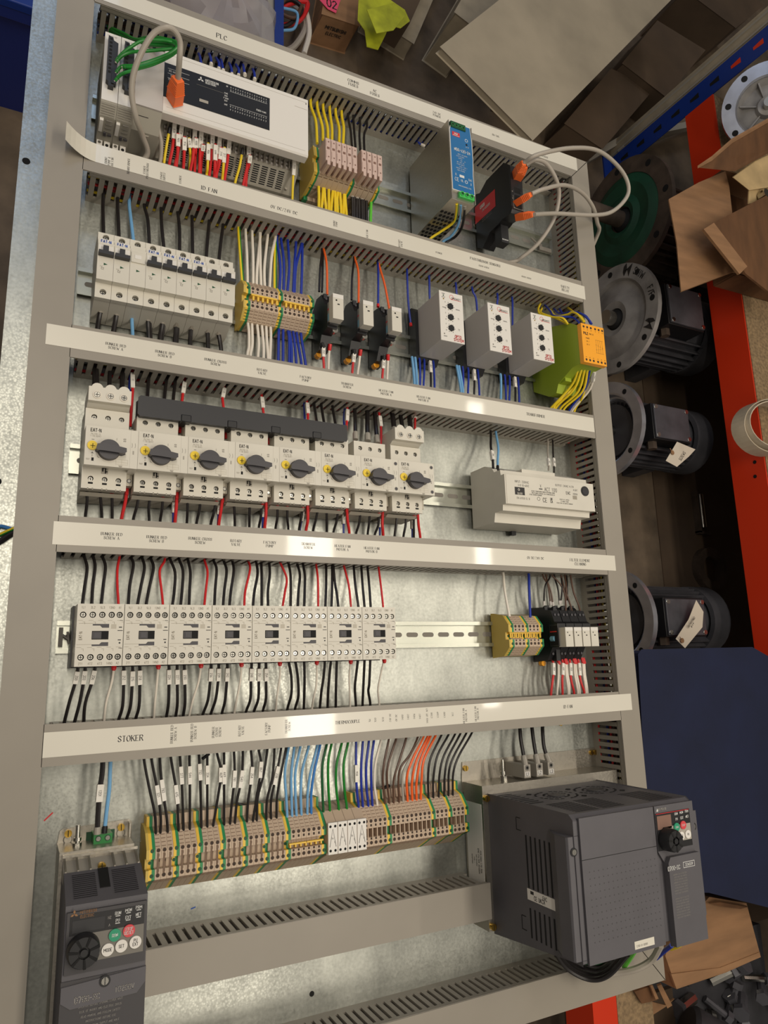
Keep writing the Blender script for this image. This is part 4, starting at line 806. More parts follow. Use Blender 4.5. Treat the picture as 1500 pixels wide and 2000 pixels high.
for i,(c,q) in enumerate([('y',[(1335,755,96),(1300,850,70),(1205,955,38),(1190,975,34)]),('y',[(1350,760,96),(1310,870,70),(1225,957,38)]),('y',[(1362,765,96),(1330,880,68),(1247,960,38)]),('y',[(1375,770,96),(1350,880,68),(1264,962,38)]),('y',[(1340,758,90),(1318,850,66),(1240,925,46),(1215,957,38)]),('b',[(1385,775,96),(1360,870,70),(1288,968,38)]),('w',[(1405,778,96),(1385,870,70),(1302,970,38)]),('w',[(1395,775,90),(1372,870,64),(1296,969,36)]),('y',[(1370,775,90),(1352,900,60),(1314,966,38)])]):
    P_=E5L(q); P_.append(Vector((P_[-1].x-3,334,34)))
    wire(c,P_,'%s wire fanning out below the safety relay, %s from the left at the relay'%(WN[c][1],ORD[i]),'wires fanning out below the safety relay',r=1.8,sleeve=(.04,.2) if c=='w' else None)
# ================= slim relays on the contactor rail =================
def sr4(label,loc,first=False):
    t=thing('slim_relay',label,'relay',loc,'four slim relays on the contactor rail')
    m=MB(); m.prism([(-38,4),(-36,34),(-18,46),(-18,60),(15,60),(18,54),(34,48),(36,34),(40,30),(41,4)],'x',0,14.6,'black')
    for x in (4.2,10.4): m.cyl((x,28,51),1.9,.9,'dgrey',n=10); m.cyl((x,-27,41),1.9,1,'dgrey',n=10)
    m.box(1,6,34,41,30,34,'black2'); m.box(8,13,36,43,24,30,'black2'); m.build('socket_base',t)
    if first:
        w_=MB(); w_.box(-2,-.4,-17,14,44,62,'black2'); w_.box(-2.3,-1.9,-15,12,46,62,'hole'); w_.cyl((-1,-6,47),4,8,'skyb',n=14); w_.box(-2.5,-2,3,4.5,46,60,'cred'); w_.build('clear_window',t)
        k=MB(); k.cyl((3,-40,14),4,7,'orange_f',n=12); k.build('clip_bolt',t)
    c=MB(); c.box(.5,14.2,-18,9,60,75,'beige'); c.box(.5,14.2,4,9,75,75.3,'whitep'); c.box(4,5.3,.8,2.6,75,75.2,'hole'); c.box(6.5,9,-3,-1.6,75,75.2,'hole'); c.build('beige_cap',t,bevel=.4)
    return t
sr4('black relay with beige cap and a clear side window, first of four beside the terminals',(632,1,0),True)
r1=sr4('second of four black relays with beige caps below FILTER ELEMENT CLEANING',(648,1,0))
dup(r1,(663.5,1,0),'third of four black relays with beige caps below FILTER ELEMENT CLEANING'); dup(r1,(679,1,0),'last of four black relays with beige caps, beside the right trunking')
r0=MB(); r0.box(640,647,-36,38,3,44,'black'); tag(r0.build('relay_spacer'),'black spacer plate behind the first relay with the side window','spacer')
K4=[('w',[(475,190),(485,300),(518,480)],'white wire into the terminals on the contactor rail',1.9),('b',[(652,190),(655,300),(663,485)],'blue wire pair into the terminals on the contactor rail',1.9),
('n',[(755,205),(800,280),(822,400)],'brown wire crossing rightwards above the relays, leftmost start',1.3),('k',[(800,205),(765,270),(758,395)],'black wire curving left above the first relay',1.3),('n',[(775,205),(790,280),(805,395)],'brown wire down to the first relay',1.3),('k',[(835,215),(855,280),(868,390)],'first black wire down to the second relay',1.3),('k',[(880,210),(885,280),(875,390)],'second black wire down to the second relay',1.3),('n',[(818,195),(870,250),(905,330),(912,465)],'brown wire sweeping right to the second cap',1.3),('n',[(880,205),(905,290),(940,390),(960,465)],'brown wire sweeping right to the third cap',1.3),('k',[(918,215),(920,280),(918,390)],'black wire behind the brown ones above the third relay',1.3),('n',[(905,205),(915,290),(912,390)],'brown wire straight down to the third relay',1.3),('n',[(945,208),(965,310),(1000,400),(1015,465)],'rightmost brown wire into the last relay',1.4)]
for c,p,lb,r in K4:
    wire(c,run(cK,p,32,38,44 if p[-1][1]>450 else 34,97,None),lb,'wires above the contactor-rail relays',r=r,ferrule=('grey_case',1,5,1.9) if p[-1][1]>380 and c in 'nk' else None)
K5=[('r',[(822,800),(825,870),(818,930),(808,1012)],1),('w',[(858,795),(860,880),(855,950),(850,1012)],0),('r',[(888,800),(888,870),(886,930),(888,1010)],1),('w',[(908,800),(912,880),(922,950),(928,1008)],0),('w',[(915,800),(922,880),(934,950),(936,1008)],0),('r',[(940,800),(942,870),(952,940),(968,1006)],1),('w',[(968,795),(972,880),(985,950),(994,1005)],0),('w',[(978,795),(985,880),(1000,950),(1008,1005)],0),('r',[(1000,800),(1004,870),(1018,940),(1038,1004)],1),('w',[(1028,795),(1034,880),(1045,950),(1050,1003)],0),('w',[(1038,795),(1044,880),(1055,950),(1061,1003)],0)]
cc={}
for c,p,s_ in K5:
    cc[c]=cc.get(c,0)+1
    wire(c,run(cK,p,34,38,36,-34,-92),'%s wire below the contactor-rail relays, %s %s from the left'%(WN[c][1],ORD[cc[c]-1],WN[c][1]),'wires below the contactor-rail relays',r=1.7,sleeve=(.22,.46) if s_ else None,ferrule=None if s_ else ('wred',0,8,2.4))
m=MB(); m.box(-12,-8,-6,14,7.5,14,'duct_in'); a=cI(175,625,9); m.tube([a+Vector((-5,3,3)),a+Vector((6,-5,3))],1.5,'duct_in',6); m.tube([a+Vector((1,6,3)),a+Vector((3,-7,3))],1.3,'duct_in',6)
tag(m.build('rail_clip'),'small grey clip on the rail end left of the first contactor','clip')
# ================= controller =================
t=thing('programmable_controller','white and grey programmable controller with black display panel, top left of the sheet','controller',(0,0,0))
m=MB()
m.prism([(716,7.5),(716,52),(712,60),(640,60),(640,46),(627,46),(607,23),(607,7.5)],'x',60,247,'plc_grey')
m.prism([(714,60),(714,84),(712,86),(627,86),(625,84),(625,72),(640,60)],'x',60,247,'whitep')
for x in range(68,240,7): m.box(x,x+4,629,638,46,47.5,'grey_case'); m.box(x+4,x+4.8,628,640,46,52,'grey_mid'); m.cyl((x+2,633,47.5),1.4,.5,'metal',n=8)
for r in range(9):
    f=.12+.09*r; y=627-20*f; z=46-23*f
    for k in range(14):
        x=70+k*11.6
        if 3<(k%7)+.1 or r%2 or k<14: m.prism([(y+.5,z+.1),(y+.5,z+.7),(y-.5,z-.5),(y-.5,z-1.1)],'x',x,x+8.4,'hole')
for y in (632.5,707): m.box(64,243,y,y+.3,86,86.12,'grey_mid')
m.box(228,246,696,696.4,86,86.15,'grey_mid'); m.box(243.5,244.8,704,707,86,86.2,'grey_text')
m.box(150,172,600,607,7.5,13,'grey_case'); m.box(158,162,601,604,13,13.2,'hole'); m.cyl((236,612,28),2,2,'grey_mid',n=10)
m.build('cpu_unit',t)
d=MB(); d.box(59.5,193.5,646,694,86,86.6,'panelblack'); Z=86.6
for i,s in enumerate(['RS-485','LAN','CC-LINK']): d.text(s,(70,684-i*6,Z),2.4,'text_w',w=.13)
for y in (687,680,673.5): d.box(64,90,y,y+.3,Z,Z+.1,'text_w')
cx,cy=104,687
for a in (90,210,330):
    q=[(cx+r*math.cos(math.radians(a+o)),cy+r*math.sin(math.radians(a+o))) for r,o in ((0,0),(2.4,-30),(4.2,0),(2.4,30))]; d.prism(q,'z',Z,Z+.12,'text_w')
d.text('MITSUBISHI',(118,688.5,Z),2.7,'text_w',w=.24); d.text('ELECTRIC',(116.5,685,Z),2.7,'text_w',w=.24); d.box(99,133,678,678.3,Z,Z+.1,'grey_text')
d.text('IN',(137,690,Z),2,'text_w',w=.2); d.text('OUT',(136,662.5,Z),2,'text_w',w=.2)
for i,s in enumerate(['PWR','ERR','P.RUN','BAT']): d.text(s,(136,679-i*3.6,Z),2,'text_w',w=.16)
for y in (690,686,662,657.5):
    for k in range(16): d.text(str(k%8),(142+k*3.1,y,Z),1.9,'text_w',w=.2)
for y in (684,664.5): d.box(141,190,y,y+.3,Z,Z+.1,'text_w')
d.text('FX5U-64M',(182,670,Z),2.4,'text_w',w=.2); d.box(103,114,655,659,Z,Z+.12,'grey_mid'); d.build('display_panel',t)
m=MB(); m.prism([(714,7.5),(714,60),(706,86),(622,86),(620,84),(604,66),(598,30),(598,7.5)],'x',27,59.6,'plc_grey'); m.box(27.2,59.4,622,706,84,88.5,'grey_case')
m.box(33,45,615,620,70,79,'hole'); m.cyl((46,606,58),4,5,'grey_mid',n=14)
for k in range(8): m.prism([(612-1.5*k,66-5*k),(611.6-1.5*k,67-5*k),(611-1.5*k,65-5*k)],'x',48,58,'hole')
m.build('communication_adapter',t)
for j,x0 in enumerate((-9.2,9)):
    m=MB(); m.prism([(701,7.5),(701,88),(610,90),(600,78),(596,40),(596,7.5)],'x',x0,x0+17.9,'plc_grey'); m.box(x0+.1,x0+17.7,612,704,87,91,'whitep')
    m.text('FX5-4AD-ADP',(x0+8,700,91),1.5,'faint',w=.12)
    for k in range(6): m.box(x0+1,x0+16,608.2-k*1.7,608.6-k*1.7,88.3-k*1.8,89.2-k*1.8,'grey_mid')
    m.box(x0+1,x0+5,596,603,56,76,'whitep')
    for k in range(5): m.box(x0+8,x0+15,597.5-k*.2,599.5-k*.3,74-k*6,75-k*6,'grey_text')
    m.box(x0+7,x0+10,595.5,597.5,50,56,'dgrey'); m.box(x0+12,x0+16,595.5,597.5,52,54,'dgrey')
    ad=m.build('analogue_adapter',t)
    c=MB(); c.prism([(x0+3.5,694),(x0+8.5,693),(x0+9.5,689),(x0+14.5,687),(x0+14.5,632),(x0+12,632),(x0+12,627),(x0+6,627),(x0+6,632),(x0+3.5,634)],'z',91,98,'black2')
    for k in range(10): c.box(x0+5,x0+8,688.5-k*5,691.5-k*5,98,98.15,'hole')
    c.prism([(x0+9,650),(x0+14,650),(x0+14,630),(x0+9,630)],'z',98,99.5,'black'); c.build('terminal_connector',ad)
    q=MB()
    for dx,dy in ((1,0),(9.5,-2)): q.box(x0+dx,x0+dx+6.5,588+dy,599+dy,34,41,'whitep'); q.cyl((x0+dx+3.2,593+dy,41),1.9,.3,'hole' if dx>5 else 'metal',n=12)
    q.build('rail_latch',ad)
b=MB(); a=cR(1190,1085,87); top=cR(1240,765,119)
b.M=Matrix.Translation(a)@((top-a).to_track_quat('Z','X').to_matrix().to_4x4()); L=(top-a).length
b.prism([(-8.5,-6.5),(8.5,-6.5),(8.5,6.5),(-8.5,6.5)],'z',0,L*.45,'boot'); b.add([(-8.5,-6.5,L*.45),(8.5,-6.5,L*.45),(8.5,6.5,L*.45),(-8.5,6.5,L*.45),(-6,-5,L),(6,-5,L),(6,5,L),(-6,5,L)],[(0,1,5,4),(1,2,6,5),(2,3,7,6),(3,0,4,7),(4,5,6,7)],'boot')
for k in range(5): b.box(-8.2+k*.4,8.2-k*.4,-6.8+k*.2,6.8-k*.2,L*(.5+.08*k),L*(.53+.08*k),'boot')
def cable(label,pts,r=3,name='network_cable'):
    return tag(MB().tube(spline(pts,7),r,'wgrey',12).build(name),label,'cable')
q=lambda cr,L:[cr(*p) for p in L]
nc=cable('grey network cable looping over the controller with an orange boot',q(cR,[(1243,770,118),(1262,500,140),(1272,250,152),(1200,85,160),(1080,25,162),(900,105,155),(760,300,145),(640,560,132),(580,800,120),(578,1050,108),(640,1350,92),(730,1600,68),(790,1880,46)])+[Vector((30,566,34))],3.3)
o=b.build('orange_boot',nc,bevel=.5)
cable('thin grey cable leaving the underside of the controller adapter',q(cR,[(955,1290,70),(962,1500,62),(1000,1700,54),(985,1960,42)])+[Vector((62,566,34))],2.4)
GW_=[[(255,20,26),(450,110,50),(640,200,75),(950,190,105),(1180,220,122),(1235,300,126),(1120,400,122),(880,500,115),(620,575,110),(430,590,104),(345,680,99)],
[(258,50,26),(450,150,48),(650,245,72),(950,270,100),(1170,280,118),(1225,350,122),(1130,440,118),(880,560,112),(640,630,108),(430,700,104),(330,800,99)],
[(262,80,24),(430,160,44),(600,235,66),(850,280,95),(1130,300,114),(1190,330,118),(1000,350,116),(760,370,112),(560,385,106),(430,440,102),(345,530,99)],
[(270,100,24),(420,180,40),(560,225,60),(800,170,92),(1000,180,112),(1150,235,120),(1000,210,118),(740,215,112),(560,310,106),(440,400,102),(350,505,99)],
[(255,35,26),(430,110,46),(630,225,70),(930,250,100),(1160,250,120),(1228,330,124),(1120,420,120),(900,530,114),(640,600,110),(440,600,105)]]
for i,g in enumerate(GW_):
    p=q(cR,g); p=[Vector((p[0].x-2,778,26))]+p
    wire('g',p,'green wire looping across the controller adapters, %s of five in the bundle'%ORD[i],'green wires looping across the controller',r=1.9,k=7,ferrule=('wwhite',1,3,1.2))
for i,(x,y) in enumerate(((790,300),(840,290),(880,315),(905,325),(950,345),(985,350),(1020,345),(1072,370))):
    p=[cA(x-12,y-28,30),cA(x,y-4,44),cA(x+6+(i%3)*4,y+22,58),cA(x+12,y+55,64)]; p=[Vector((p[0].x,782,28))]+p
    wire('b',p,'blue wire from the top trunking into the back of the controller, %s from the left'%ORD[i],'blue wires behind the controller',r=1.8,ferrule=('wwhite',1,4,2.4))
PB=[('y',[(105,340),(75,500),(50,670)],0),('r',[(148,290),(135,500),(100,680)],1),('r',[(182,390),(180,560),(168,690)],1),('r',[(218,310),(195,500),(155,695)],1),('r',[(243,420),(240,600),(233,722)],1),('y',[(285,430),(296,560),(297,652)],1),('r',[(343,330),(325,600),(300,742)],1),('r',[(352,430),(350,560),(345,640)],1),('r',[(403,350),(390,600),(383,767)],1),('r',[(420,490),(412,580),(400,680)],1),('y',[(468,480),(462,700),(452,787)],1),('r',[(508,390),(500,600),(478,792)],1),('r',[(535,490),(530,700),(525,807)],1),('r',[(575,415),(560,650),(535,782)],1),('r',[(590,520),(572,680),(545,790)],1),('y',[(622,520),(610,720),(600,830)],1),('r',[(668,430),(650,650),(622,832)],1),('y',[(792,540),(765,700),(720,867)],0),('r',[(853,485),(840,680),(797,887)],1),('r',[(862,590),(850,700),(830,780)],1),('y',[(1280,620),(1268,850),(1262,1022)],1)]
cc={}
for c,p,s_ in PB:
    cc[c]=cc.get(c,0)+1
    P_=run(cP,p,56,48,40); P_.append(Vector((P_[-1].x,566,36)))
    wire(c,P_,'%s wire%s below the controller, %s %s from the left'%(WN[c][1],' with a marker' if s_ else '',ORD[cc[c]-1],WN[c][1]),'wires below the controller',r=1.9 if c=='r' else 1.7,sleeve=(.02,.24) if s_ else None,ferrule=None if s_ else ('black',0,7,2.2))
# ================= fuse terminals =================
TF=[(-27,4),(-27,24),(-25,48),(-20,60),(-4,58),(-4,54),(4,54),(4,60),(22,56),(27,24),(27,4)]
endplate('ochre end plate on the left of the yellow-wired fuse terminals',265.5,268,648,TF)
def fbase(lb,x,pe):
    m=MB(); w=5.9 if pe else 7.9
    if pe: m.prism(TF,'x',0,w*.5,'yellow'); m.prism(TF,'x',w*.5,w-.1,'green')
    else: m.prism(TF,'x',.05,w-.1,'tbeige')
    for k in range(5):
        f=(k+.5)/5; y=-27+f*6; z=30+f*28; m.box(.6,w-1.6,y-.7,y+.5,z-.4,z+.6,'dgreen' if pe else 'tdark')
    m.box(.2,w-.3,-33,-27,4,14,'green' if pe else 'tbeige')
    return m
for i,x in enumerate((267.8,320.6,360.4)):
    tag(fbase('',0,1).build('earth_terminal',loc=(x,648,0)),'green and yellow earth terminal '+['left of the six fuse holders','between the two fuse holder groups','right of the four fuse holders'][i],'terminal block','terminals of the fuse row')
f0=None
for i in range(10):
    x=273.2+7.9*i if i<6 else 327+8.2*(i-6)
    lb='pink lever fuse holder, %s in the group of %s'%(ORD[i] if i<6 else ORD[i-6],'six with yellow wires' if i<6 else 'four with black wires')
    if f0 is None:
        t=thing('fuse_holder',lb,'fuse holder',(0,0,0),'pink fuse holders'); fbase('',0,0).build('base_terminal',t)
        m=MB(); m.box(.3,7.4,-16,18,58,83,'pink'); m.prism([(-22,60),(-22,83),(-16,83),(-16,60)],'x',2.6,7,'pink'); m.box(0,7.2,16,18.5,70,82,'pink')
        for y in (13,-10): m.cyl((4.6,y,83),1.1,.12,'pinkd',n=10)
        m.box(2,6,1.5,5,83,83.15,'pinkd'); m.box(1,1.4,6,15,83,83.15,'pinkd'); m.box(1,1.4,-12,-1,83,83.15,'pinkd'); m.build('fuse_lever',t,bevel=.4); f0=t
    else: t=dup(f0,(0,0,0),lb)
    t.location=Vector((x,648,0))*MM
FT=[('y',[(322,475),(350,560),(358,690)]),('y',[(360,487),(388,590),(392,668)]),('y',[(395,500),(418,590),(422,668)]),('y',[(433,515),(445,600),(445,678)]),('y',[(468,525),(487,600),(487,688)]),('y',[(503,535),(514,600),(510,698)]),('k',[(542,550),(555,620),(562,705)]),('k',[(572,565),(577,640),(583,715)]),('k',[(610,575),(606,640),(611,728)]),('k',[(650,590),(634,640),(635,740)])]
for i,(c,p) in enumerate(FT): wire(c,run(cB,p,28,36,48,779,None),'%s wire from the top trunking into the fuse terminals, %s %s from the left'%(WN[c][1],ORD[i if i<6 else i-6],WN[c][1]),'wires above the fuse terminals',r=2.1 if c=='y' else 1.8)
FB=[('y',[(278,970),(290,1250),(285,1470)]),('y',[(362,1000),(358,1200),(335,1490)]),('y',[(372,1010),(392,1280),(410,1500)]),('y',[(458,1030),(460,1280),(460,1520)]),('y',[(543,1050),(520,1250),(500,1530)]),('y',[(552,1055),(570,1300),(570,1545)]),('y',[(628,1080),(605,1300),(612,1560)]),('y',[(638,1085),(660,1300),(672,1570)]),('y',[(718,1110),(720,1300),(712,1585)]),('y',[(745,1115),(742,1300),(765,1600)]),
('k',[(862,1180),(868,1350),(872,1620)]),('k',[(890,1190),(900,1350),(902,1625)]),('k',[(950,1210),(945,1400),(945,1640)]),('k',[(978,1220),(985,1400),(988,1650)]),('k',[(1030,1225),(1033,1400),(1037,1665)]),('k',[(1060,1235),(1063,1400),(1067,1670)]),('k',[(1108,1190),(1110,1400),(1112,1685)]),('e',[(1198,1230),(1188,1400),(1178,1700)])]
cc={}
for c,p in FB:
    cc[c]=cc.get(c,0)+1
    wire(c,run(cU,p,40,38,36,None,566),'%s wire below the fuse terminals%s'%(WN[c][1],'' if c=='e' else ', %s %s from the left'%(ORD[cc[c]-1],WN[c][1])),'wires below the fuse terminals',r=2.1 if c=='y' else 2.3,ferrule=('grey_mid',0,9,3) if c=='k' and cc[c]%2 else None)
# ================= power supply =================
t=thing('power_supply','tall metal power supply with a bright blue front printed NDR-120-24','power supply',(448,603,0))
m=MB(); m.box(0,40.3,0,126,7,119,'steel'); m.box(0,1.2,0,126,119,121.5,'steel'); m.box(39.1,40.3,0,126,119,121.5,'steel')
for r in range(9):
    for k in range(6):
        x=4+k*6+(3 if r%2 else 0); z=16+r*9
        if x<38: m.add([(x+2.6*math.cos(math.pi*j/3+.52),-.15,z+3.4*math.sin(math.pi*j/3+.52)) for j in range(6)],[(0,1,2,3,4,5)],'hole')
for (y,z) in ((100,95),(96,84),(20,95)): m.cyl((-.3,y,z),1.2,.3,'metal',ax='x',n=10)
m.build('case',t,bevel=.4)
m=MB(); m.prism([(1,13),(1,112),(5,124),(37,124),(39,100),(39.3,70),(38,45),(39,13)],'z',119,122,'whitep'); m.prism([(2,14),(2,111),(6,123),(36,123),(38,100),(38.3,70),(37,45),(38,14)],'z',122,122.4,'cblue'); Z=122.4
m.box(5,18,101,108,Z,Z+.15,'cred'); m.text('MW',(11.5,105,Z+.15),3.6,'text_w',w=.16); m.box(6,17,102,102.6,Z+.15,Z+.25,'text_w')
m.ring((29,100,Z),2,2.6,.12,'text_w',n=14); m.cyl((29,93,Z),1.6,.2,'hole',n=12); m.text('DC OK',(30,89,Z),1.6,'text_w',w=.14)
m.text('NDR-120-24',(21,80,Z),4.4,'text_w',w=.17)
for i,s in enumerate(['INPUT: 100-240VAC','2.25A 50/60HZ','OUTPUT:','24V    5A','IND. CONT. EQ.','POWER SUPPLY','CLASS I TYPE 1','AMBIENT 60 DEG C','MADE IN CHINA']): m.text(s,(17 if i%3 else 21,73-i*3.3,Z),1.6,'text_w',w=.11)
m.text('CE',(9,31,Z),5.4,'text_w',w=.12); m.text('UL',(18,31,Z),3.4,'text_w',w=.13); m.ring((25,31,Z),1.8,2.5,.1,'text_w',n=16); m.text('EAC',(32,36,Z),3,'text_w',w=.14); m.text('X',(33,29.5,Z),3.4,'text_w',w=.12); m.text('R',(8,38.5,Z),3.4,'text_w',w=.12); m.box(14,22,36,40,Z,Z+.1,'text_w')
m.text('WWW.MEANWELL.COM',(22,22,Z),1.9,'text_w',w=.13); m.build('front_label',t)
m=MB(); m.box(3,28,114,124,112,123.5,'dgreen')
for k in range(4): m.ring((6.5+k*6,119,123.5),1.8,2.6,.3,'pgreen',n=14); m.cyl((6.5+k*6,119,123.5),1.7,.1,'hole',n=12)
m.build('output_terminals',t)
m=MB(); m.box(12,37,4,12,112,123,'lgreen')
for k in range(3): m.ring((16.5+k*8,9.5,123),2.4,3.5,1.2,'lgreen',n=16); m.cyl((16.5+k*8,9.5,123),2.4,.2,'dgreen',n=14)
m.build('input_terminals',t)
for c,p,n_ in (('p',[(388,540,112),(384,590,92),(368,640,72),(300,690,52),(240,735,40)],'green and yellow striped earth wire'),('l',[(409,545,112),(406,600,90),(392,660,70),(355,715,52),(310,748,40)],'light blue wire'),('k',[(430,550,112),(426,610,90),(412,670,70),(380,715,52),(328,752,40)],'black wire')):
    P_=q(cC,p); P_.append(Vector((P_[-1].x-3,566,34))); wire(c,P_,n_+' out of the bottom of the power supply','wires of the power supply',r=2,ferrule=('grey_mid',0,7,2.6) if c=='k' else None,k=7)
p=[cC(185,215,20),cC(215,232,22)]; wire('b',[Vector((p[0].x,780,20))]+p,'short blue wire stub at the trunking left of the power supply','wires of the power supply',r=1.6,ferrule=('wwhite',1,6,2.3))
# ================= network switch =================
t=thing('network_switch','black upright network switch with a red side label and orange-booted cables','network switch',(570,0,0))
m=MB(); m.prism([(722,88),(707,103),(634,100),(629,97),(632,73),(630,67),(629,42),(613,21),(622,7.5),(696,7.5),(717,11),(712,22),(722,42)],'x',0,22,'black')
m.box(-.1,22.1,640,702,99,100.5,'black2'); 
for y in (652,664,676,688): m.cyl((2,y,101.2),.9,.4,'grey_text',n=8)
m.build('case',t,bevel=.5)
m=MB()
c3=[cS(500,668),cS(205,940)]
from mathutils import geometry
def PXw(cr_px,X):
    px,py=cr_px; d=RT@Vector(((px-750)/FPX,-(py-1000)/FPX,-1)); k=(X-CAM.x)/d.x; p=CAM+d*k; return (p.y,p.z)
g=lambda a,b:PXw((900+a/7.5,280+b/7.5),570)
pts=[g(500,668),g(208,940),g(215,1190),g(510,920)]
m.add([(-.25,y,z) for y,z in pts],[(0,1,2,3)],'cred'); cy_,cz_=sum(p[0] for p in pts)/4,sum(p[1] for p in pts)/4
m.text('SW-505RS',(-.25,cy_-2,cz_+3),4,'text_w',u=(0,0,1),v=(0,1,0),w=.16)
m.box(-.5,-.25,cy_+3.5,cy_+9,cz_-13,cz_-1,'text_w'); m.text('NETYS',(-.5,cy_+6.2,cz_-7),3,'cred',u=(0,0,1),v=(0,1,0),w=.16)
for i in range(2): m.text('INDUSTRIAL ETHERNET SWITCH',(-.1,cy_-17-i*4,cz_+3),1.6,'text_g',u=(0,0,1),v=(0,1,0),w=.1)
m.build('side_label',t)
m=MB(); m.box(3,21,636,704,100.5,101,'grey_text'); m.box(4,20,638,702,101,101.4,'black2')
for y in (642,655,668,681,694): m.box(6,18,y-5,y+4.5,101.4,101.6,'hole')
m.build('port_panel',t); m=MB(); m.box(4,18,600,630,50,66,'black2')
for k in range(5): m.box(5.5+k*2.4,6.7+k*2.4,604,606,66,66.2,'text_w')
m.build('power_plug',t)
def boot(parent,a,b_,s=1):
    m=MB(); L=(b_-a).length; m.M=Matrix.Translation(a)@((b_-a).to_track_quat('Z','Y').to_matrix().to_4x4())
    m.box(-6.5*s,6.5*s,-5*s,5*s,0,L*.5,'boot'); m.add([(x*s,y*s,z) for z,k in ((L*.5,1),(L,.62)) for x,y in ((-6.5*k,-5*k),(6.5*k,-5*k),(6.5*k,5*k),(-6.5*k,5*k))],[(0,1,5,4),(1,2,6,5),(2,3,7,6),(3,0,4,7),(4,5,6,7)],'boot')
    for k in range(5): e=6.6-k*.45; m.box(-e*s,e*s,-e*.78*s,e*.78*s,L*(.54+.09*k),L*(.57+.09*k),'boot')
    m.build('orange_boot',parent,bevel=.4)
n1=cable('grey network cable making a big loop from the top port to the lowest port',q(cC,[(745,322,132),(820,278,150),(1000,243,150),(1150,262,140),(1270,370,122),(1302,480,112),(1230,572,106),(1130,600,106),(920,592,112),(800,597,128)]),3.2)
boot(n1,cC(698,395,101),cC(745,322,133)); boot(n1,cC(712,610,98),cC(797,597,126))
n2=cable('grey network cable curving down from the top port to the strip reading PASSTHROUGH SENSORS',q(cC,[(758,330,130),(810,305,140),(868,330,138),(918,415,128),(932,500,114),(905,620,96),(830,740,74),(740,820,52),(672,852,40)])+[Vector((528,566,34))],3.2)
boot(n2,cC(712,405,100),cC(756,338,128),.92)
n3=cable('grey printed network cable arching from the middle port over the right trunking edge',q(cC,[(785,487,130),(850,462,132),(960,441,122),(1050,478,104),(1110,552,86),(1136,640,68),(1136,710,46)])+[Vector((797,640,-20)),Vector((800,630,-200)),Vector((806,600,-500))],3.2)
boot(n3,cC(706,535,100),cC(783,490,130))
m=MB(); a=cC(800,742,9); m.tube([a+Vector((-8,4,2)),a+Vector((8,-6,2))],1.6,'duct_in',6); m.box(a.x+8,a.x+34,a.y-14,a.y-7,7.5,12,'duct_in'); tag(m.build('rail_clip'),'small grey clip on the top rail right of the network switch','clip')
# ================= small inverter =================
t=thing('inverter','small dark grey inverter printed 1-phase 200V in the bottom left corner','inverter',(0,0,0))
m=MB(); m.prism([(0,-206),(2,-194),(5,-192),(70,-190),(73,-193),(73,-400),(0,-400)],'z',.1,1.6,'steel'); m.box(0,70,-400,-206,1.6,44,'steel'); m.box(69,70.2,-400,-192,1.6,14,'steel')
for x in (10,62): m.cyl((x,-197,1.6),3.6,2.6,'brass',n=16); m.box(x-.4,x+.4,-200,-194,4.2,4.4,'hole'); m.ring((x,-203,1.6),3.6,4.6,.15,'duct_in',n=18)
m.build('filter_plate',t,bevel=.3)
a=cN(595,320,18)
m=MB(); m.box(a.x-14,a.x+14,-206,-198,1.6,3,'dgreen'); m.box(a.x-9,a.x+9,-207,-197,3,26,'pgreen')
for dx in (-4.5,4.5): m.cyl((a.x+dx,-201,26),3,.3,'dgreen',n=14); m.cyl((a.x+dx,-201,26.2),2.2,.8,'metal',n=12)
m.build('green_terminal',t)
m=MB(); m.cyl((17.5,-208,22),4.4,5,'metal',ax='y',n=6); m.cyl((17.5,-208,22),2.1,22,'metal',ax='y',n=12); m.cyl((17.5,-201,22),3.8,3,'metal',ax='y',n=12); m.build('earth_stud',t)
m=MB(); m.prism([(-219,70),(-236,115),(-400,118),(-400,44),(-230,44),(-230,70)],'x',3,73,'vfd')
for k in range(13):
    f=.12+k*.058; y=-219-17*f; z=70+45*f
    for xa,xb in ((10,30),(45,66)): m.prism([(y+.5,z+.2),(y+.5,z+1),(y-.5,z-.8),(y-.5,z-1.6)],'x',xa,xb,'hole')
m.prism([(-218.5,70.5),(-229,98),(-231,98),(-219.5,68)],'x',33,42,'hole')
m.build('housing',t,bevel=.6)
m=MB()
for k in range(7):
    x=4+k*11; 
    if k!=3: m.prism([(-209.5,44),(-211,46),(-218,70),(-224,70),(-224,44)],'x',x,x+1.6,'steel')
m.prism([(-214,44),(-221,70),(-230,70),(-230,44)],'x',3,73,'grey_mid'); m.box(3,73,-211,-208.5,44,47,'steel'); m.cyl((37.5,-219,60),3.8,5,'brass',n=16); m.box(37.1,37.9,-222,-216,65,65.2,'hole'); m.build('heat_sink',t)
Z=118
m=MB(); m.box(4.5,72,-291,-241,115,Z,'vfd_dark'); m.box(7,70,-260,-244,Z,Z+.3,'black'); m.box(9,36,-258,-248,Z+.3,Z+.5,'black2'); m.box(14,70,-283,-260,Z,Z+.4,'grey_text')
for i,(s,x,y) in enumerate([('RUN',47,-246.5),('MON',56,-245.5),('PRM',65,-244.5),('PU',47,-252.5),('EXT',56,-251.5),('NET',65,-250.5)]): m.text(s,(x,y-1,Z+.4),2.6,'text_w',w=.15); m.box(x-2,x+2,y-3.6,y-3,Z+.4,Z+.5,'text_w')
m.text('HZ',(40,-250,Z+.4),2.2,'text_g',w=.14); m.text('A',(40,-256,Z+.4),2.2,'text_g',w=.14)
cp=m.build('control_panel',t,bevel=.4)
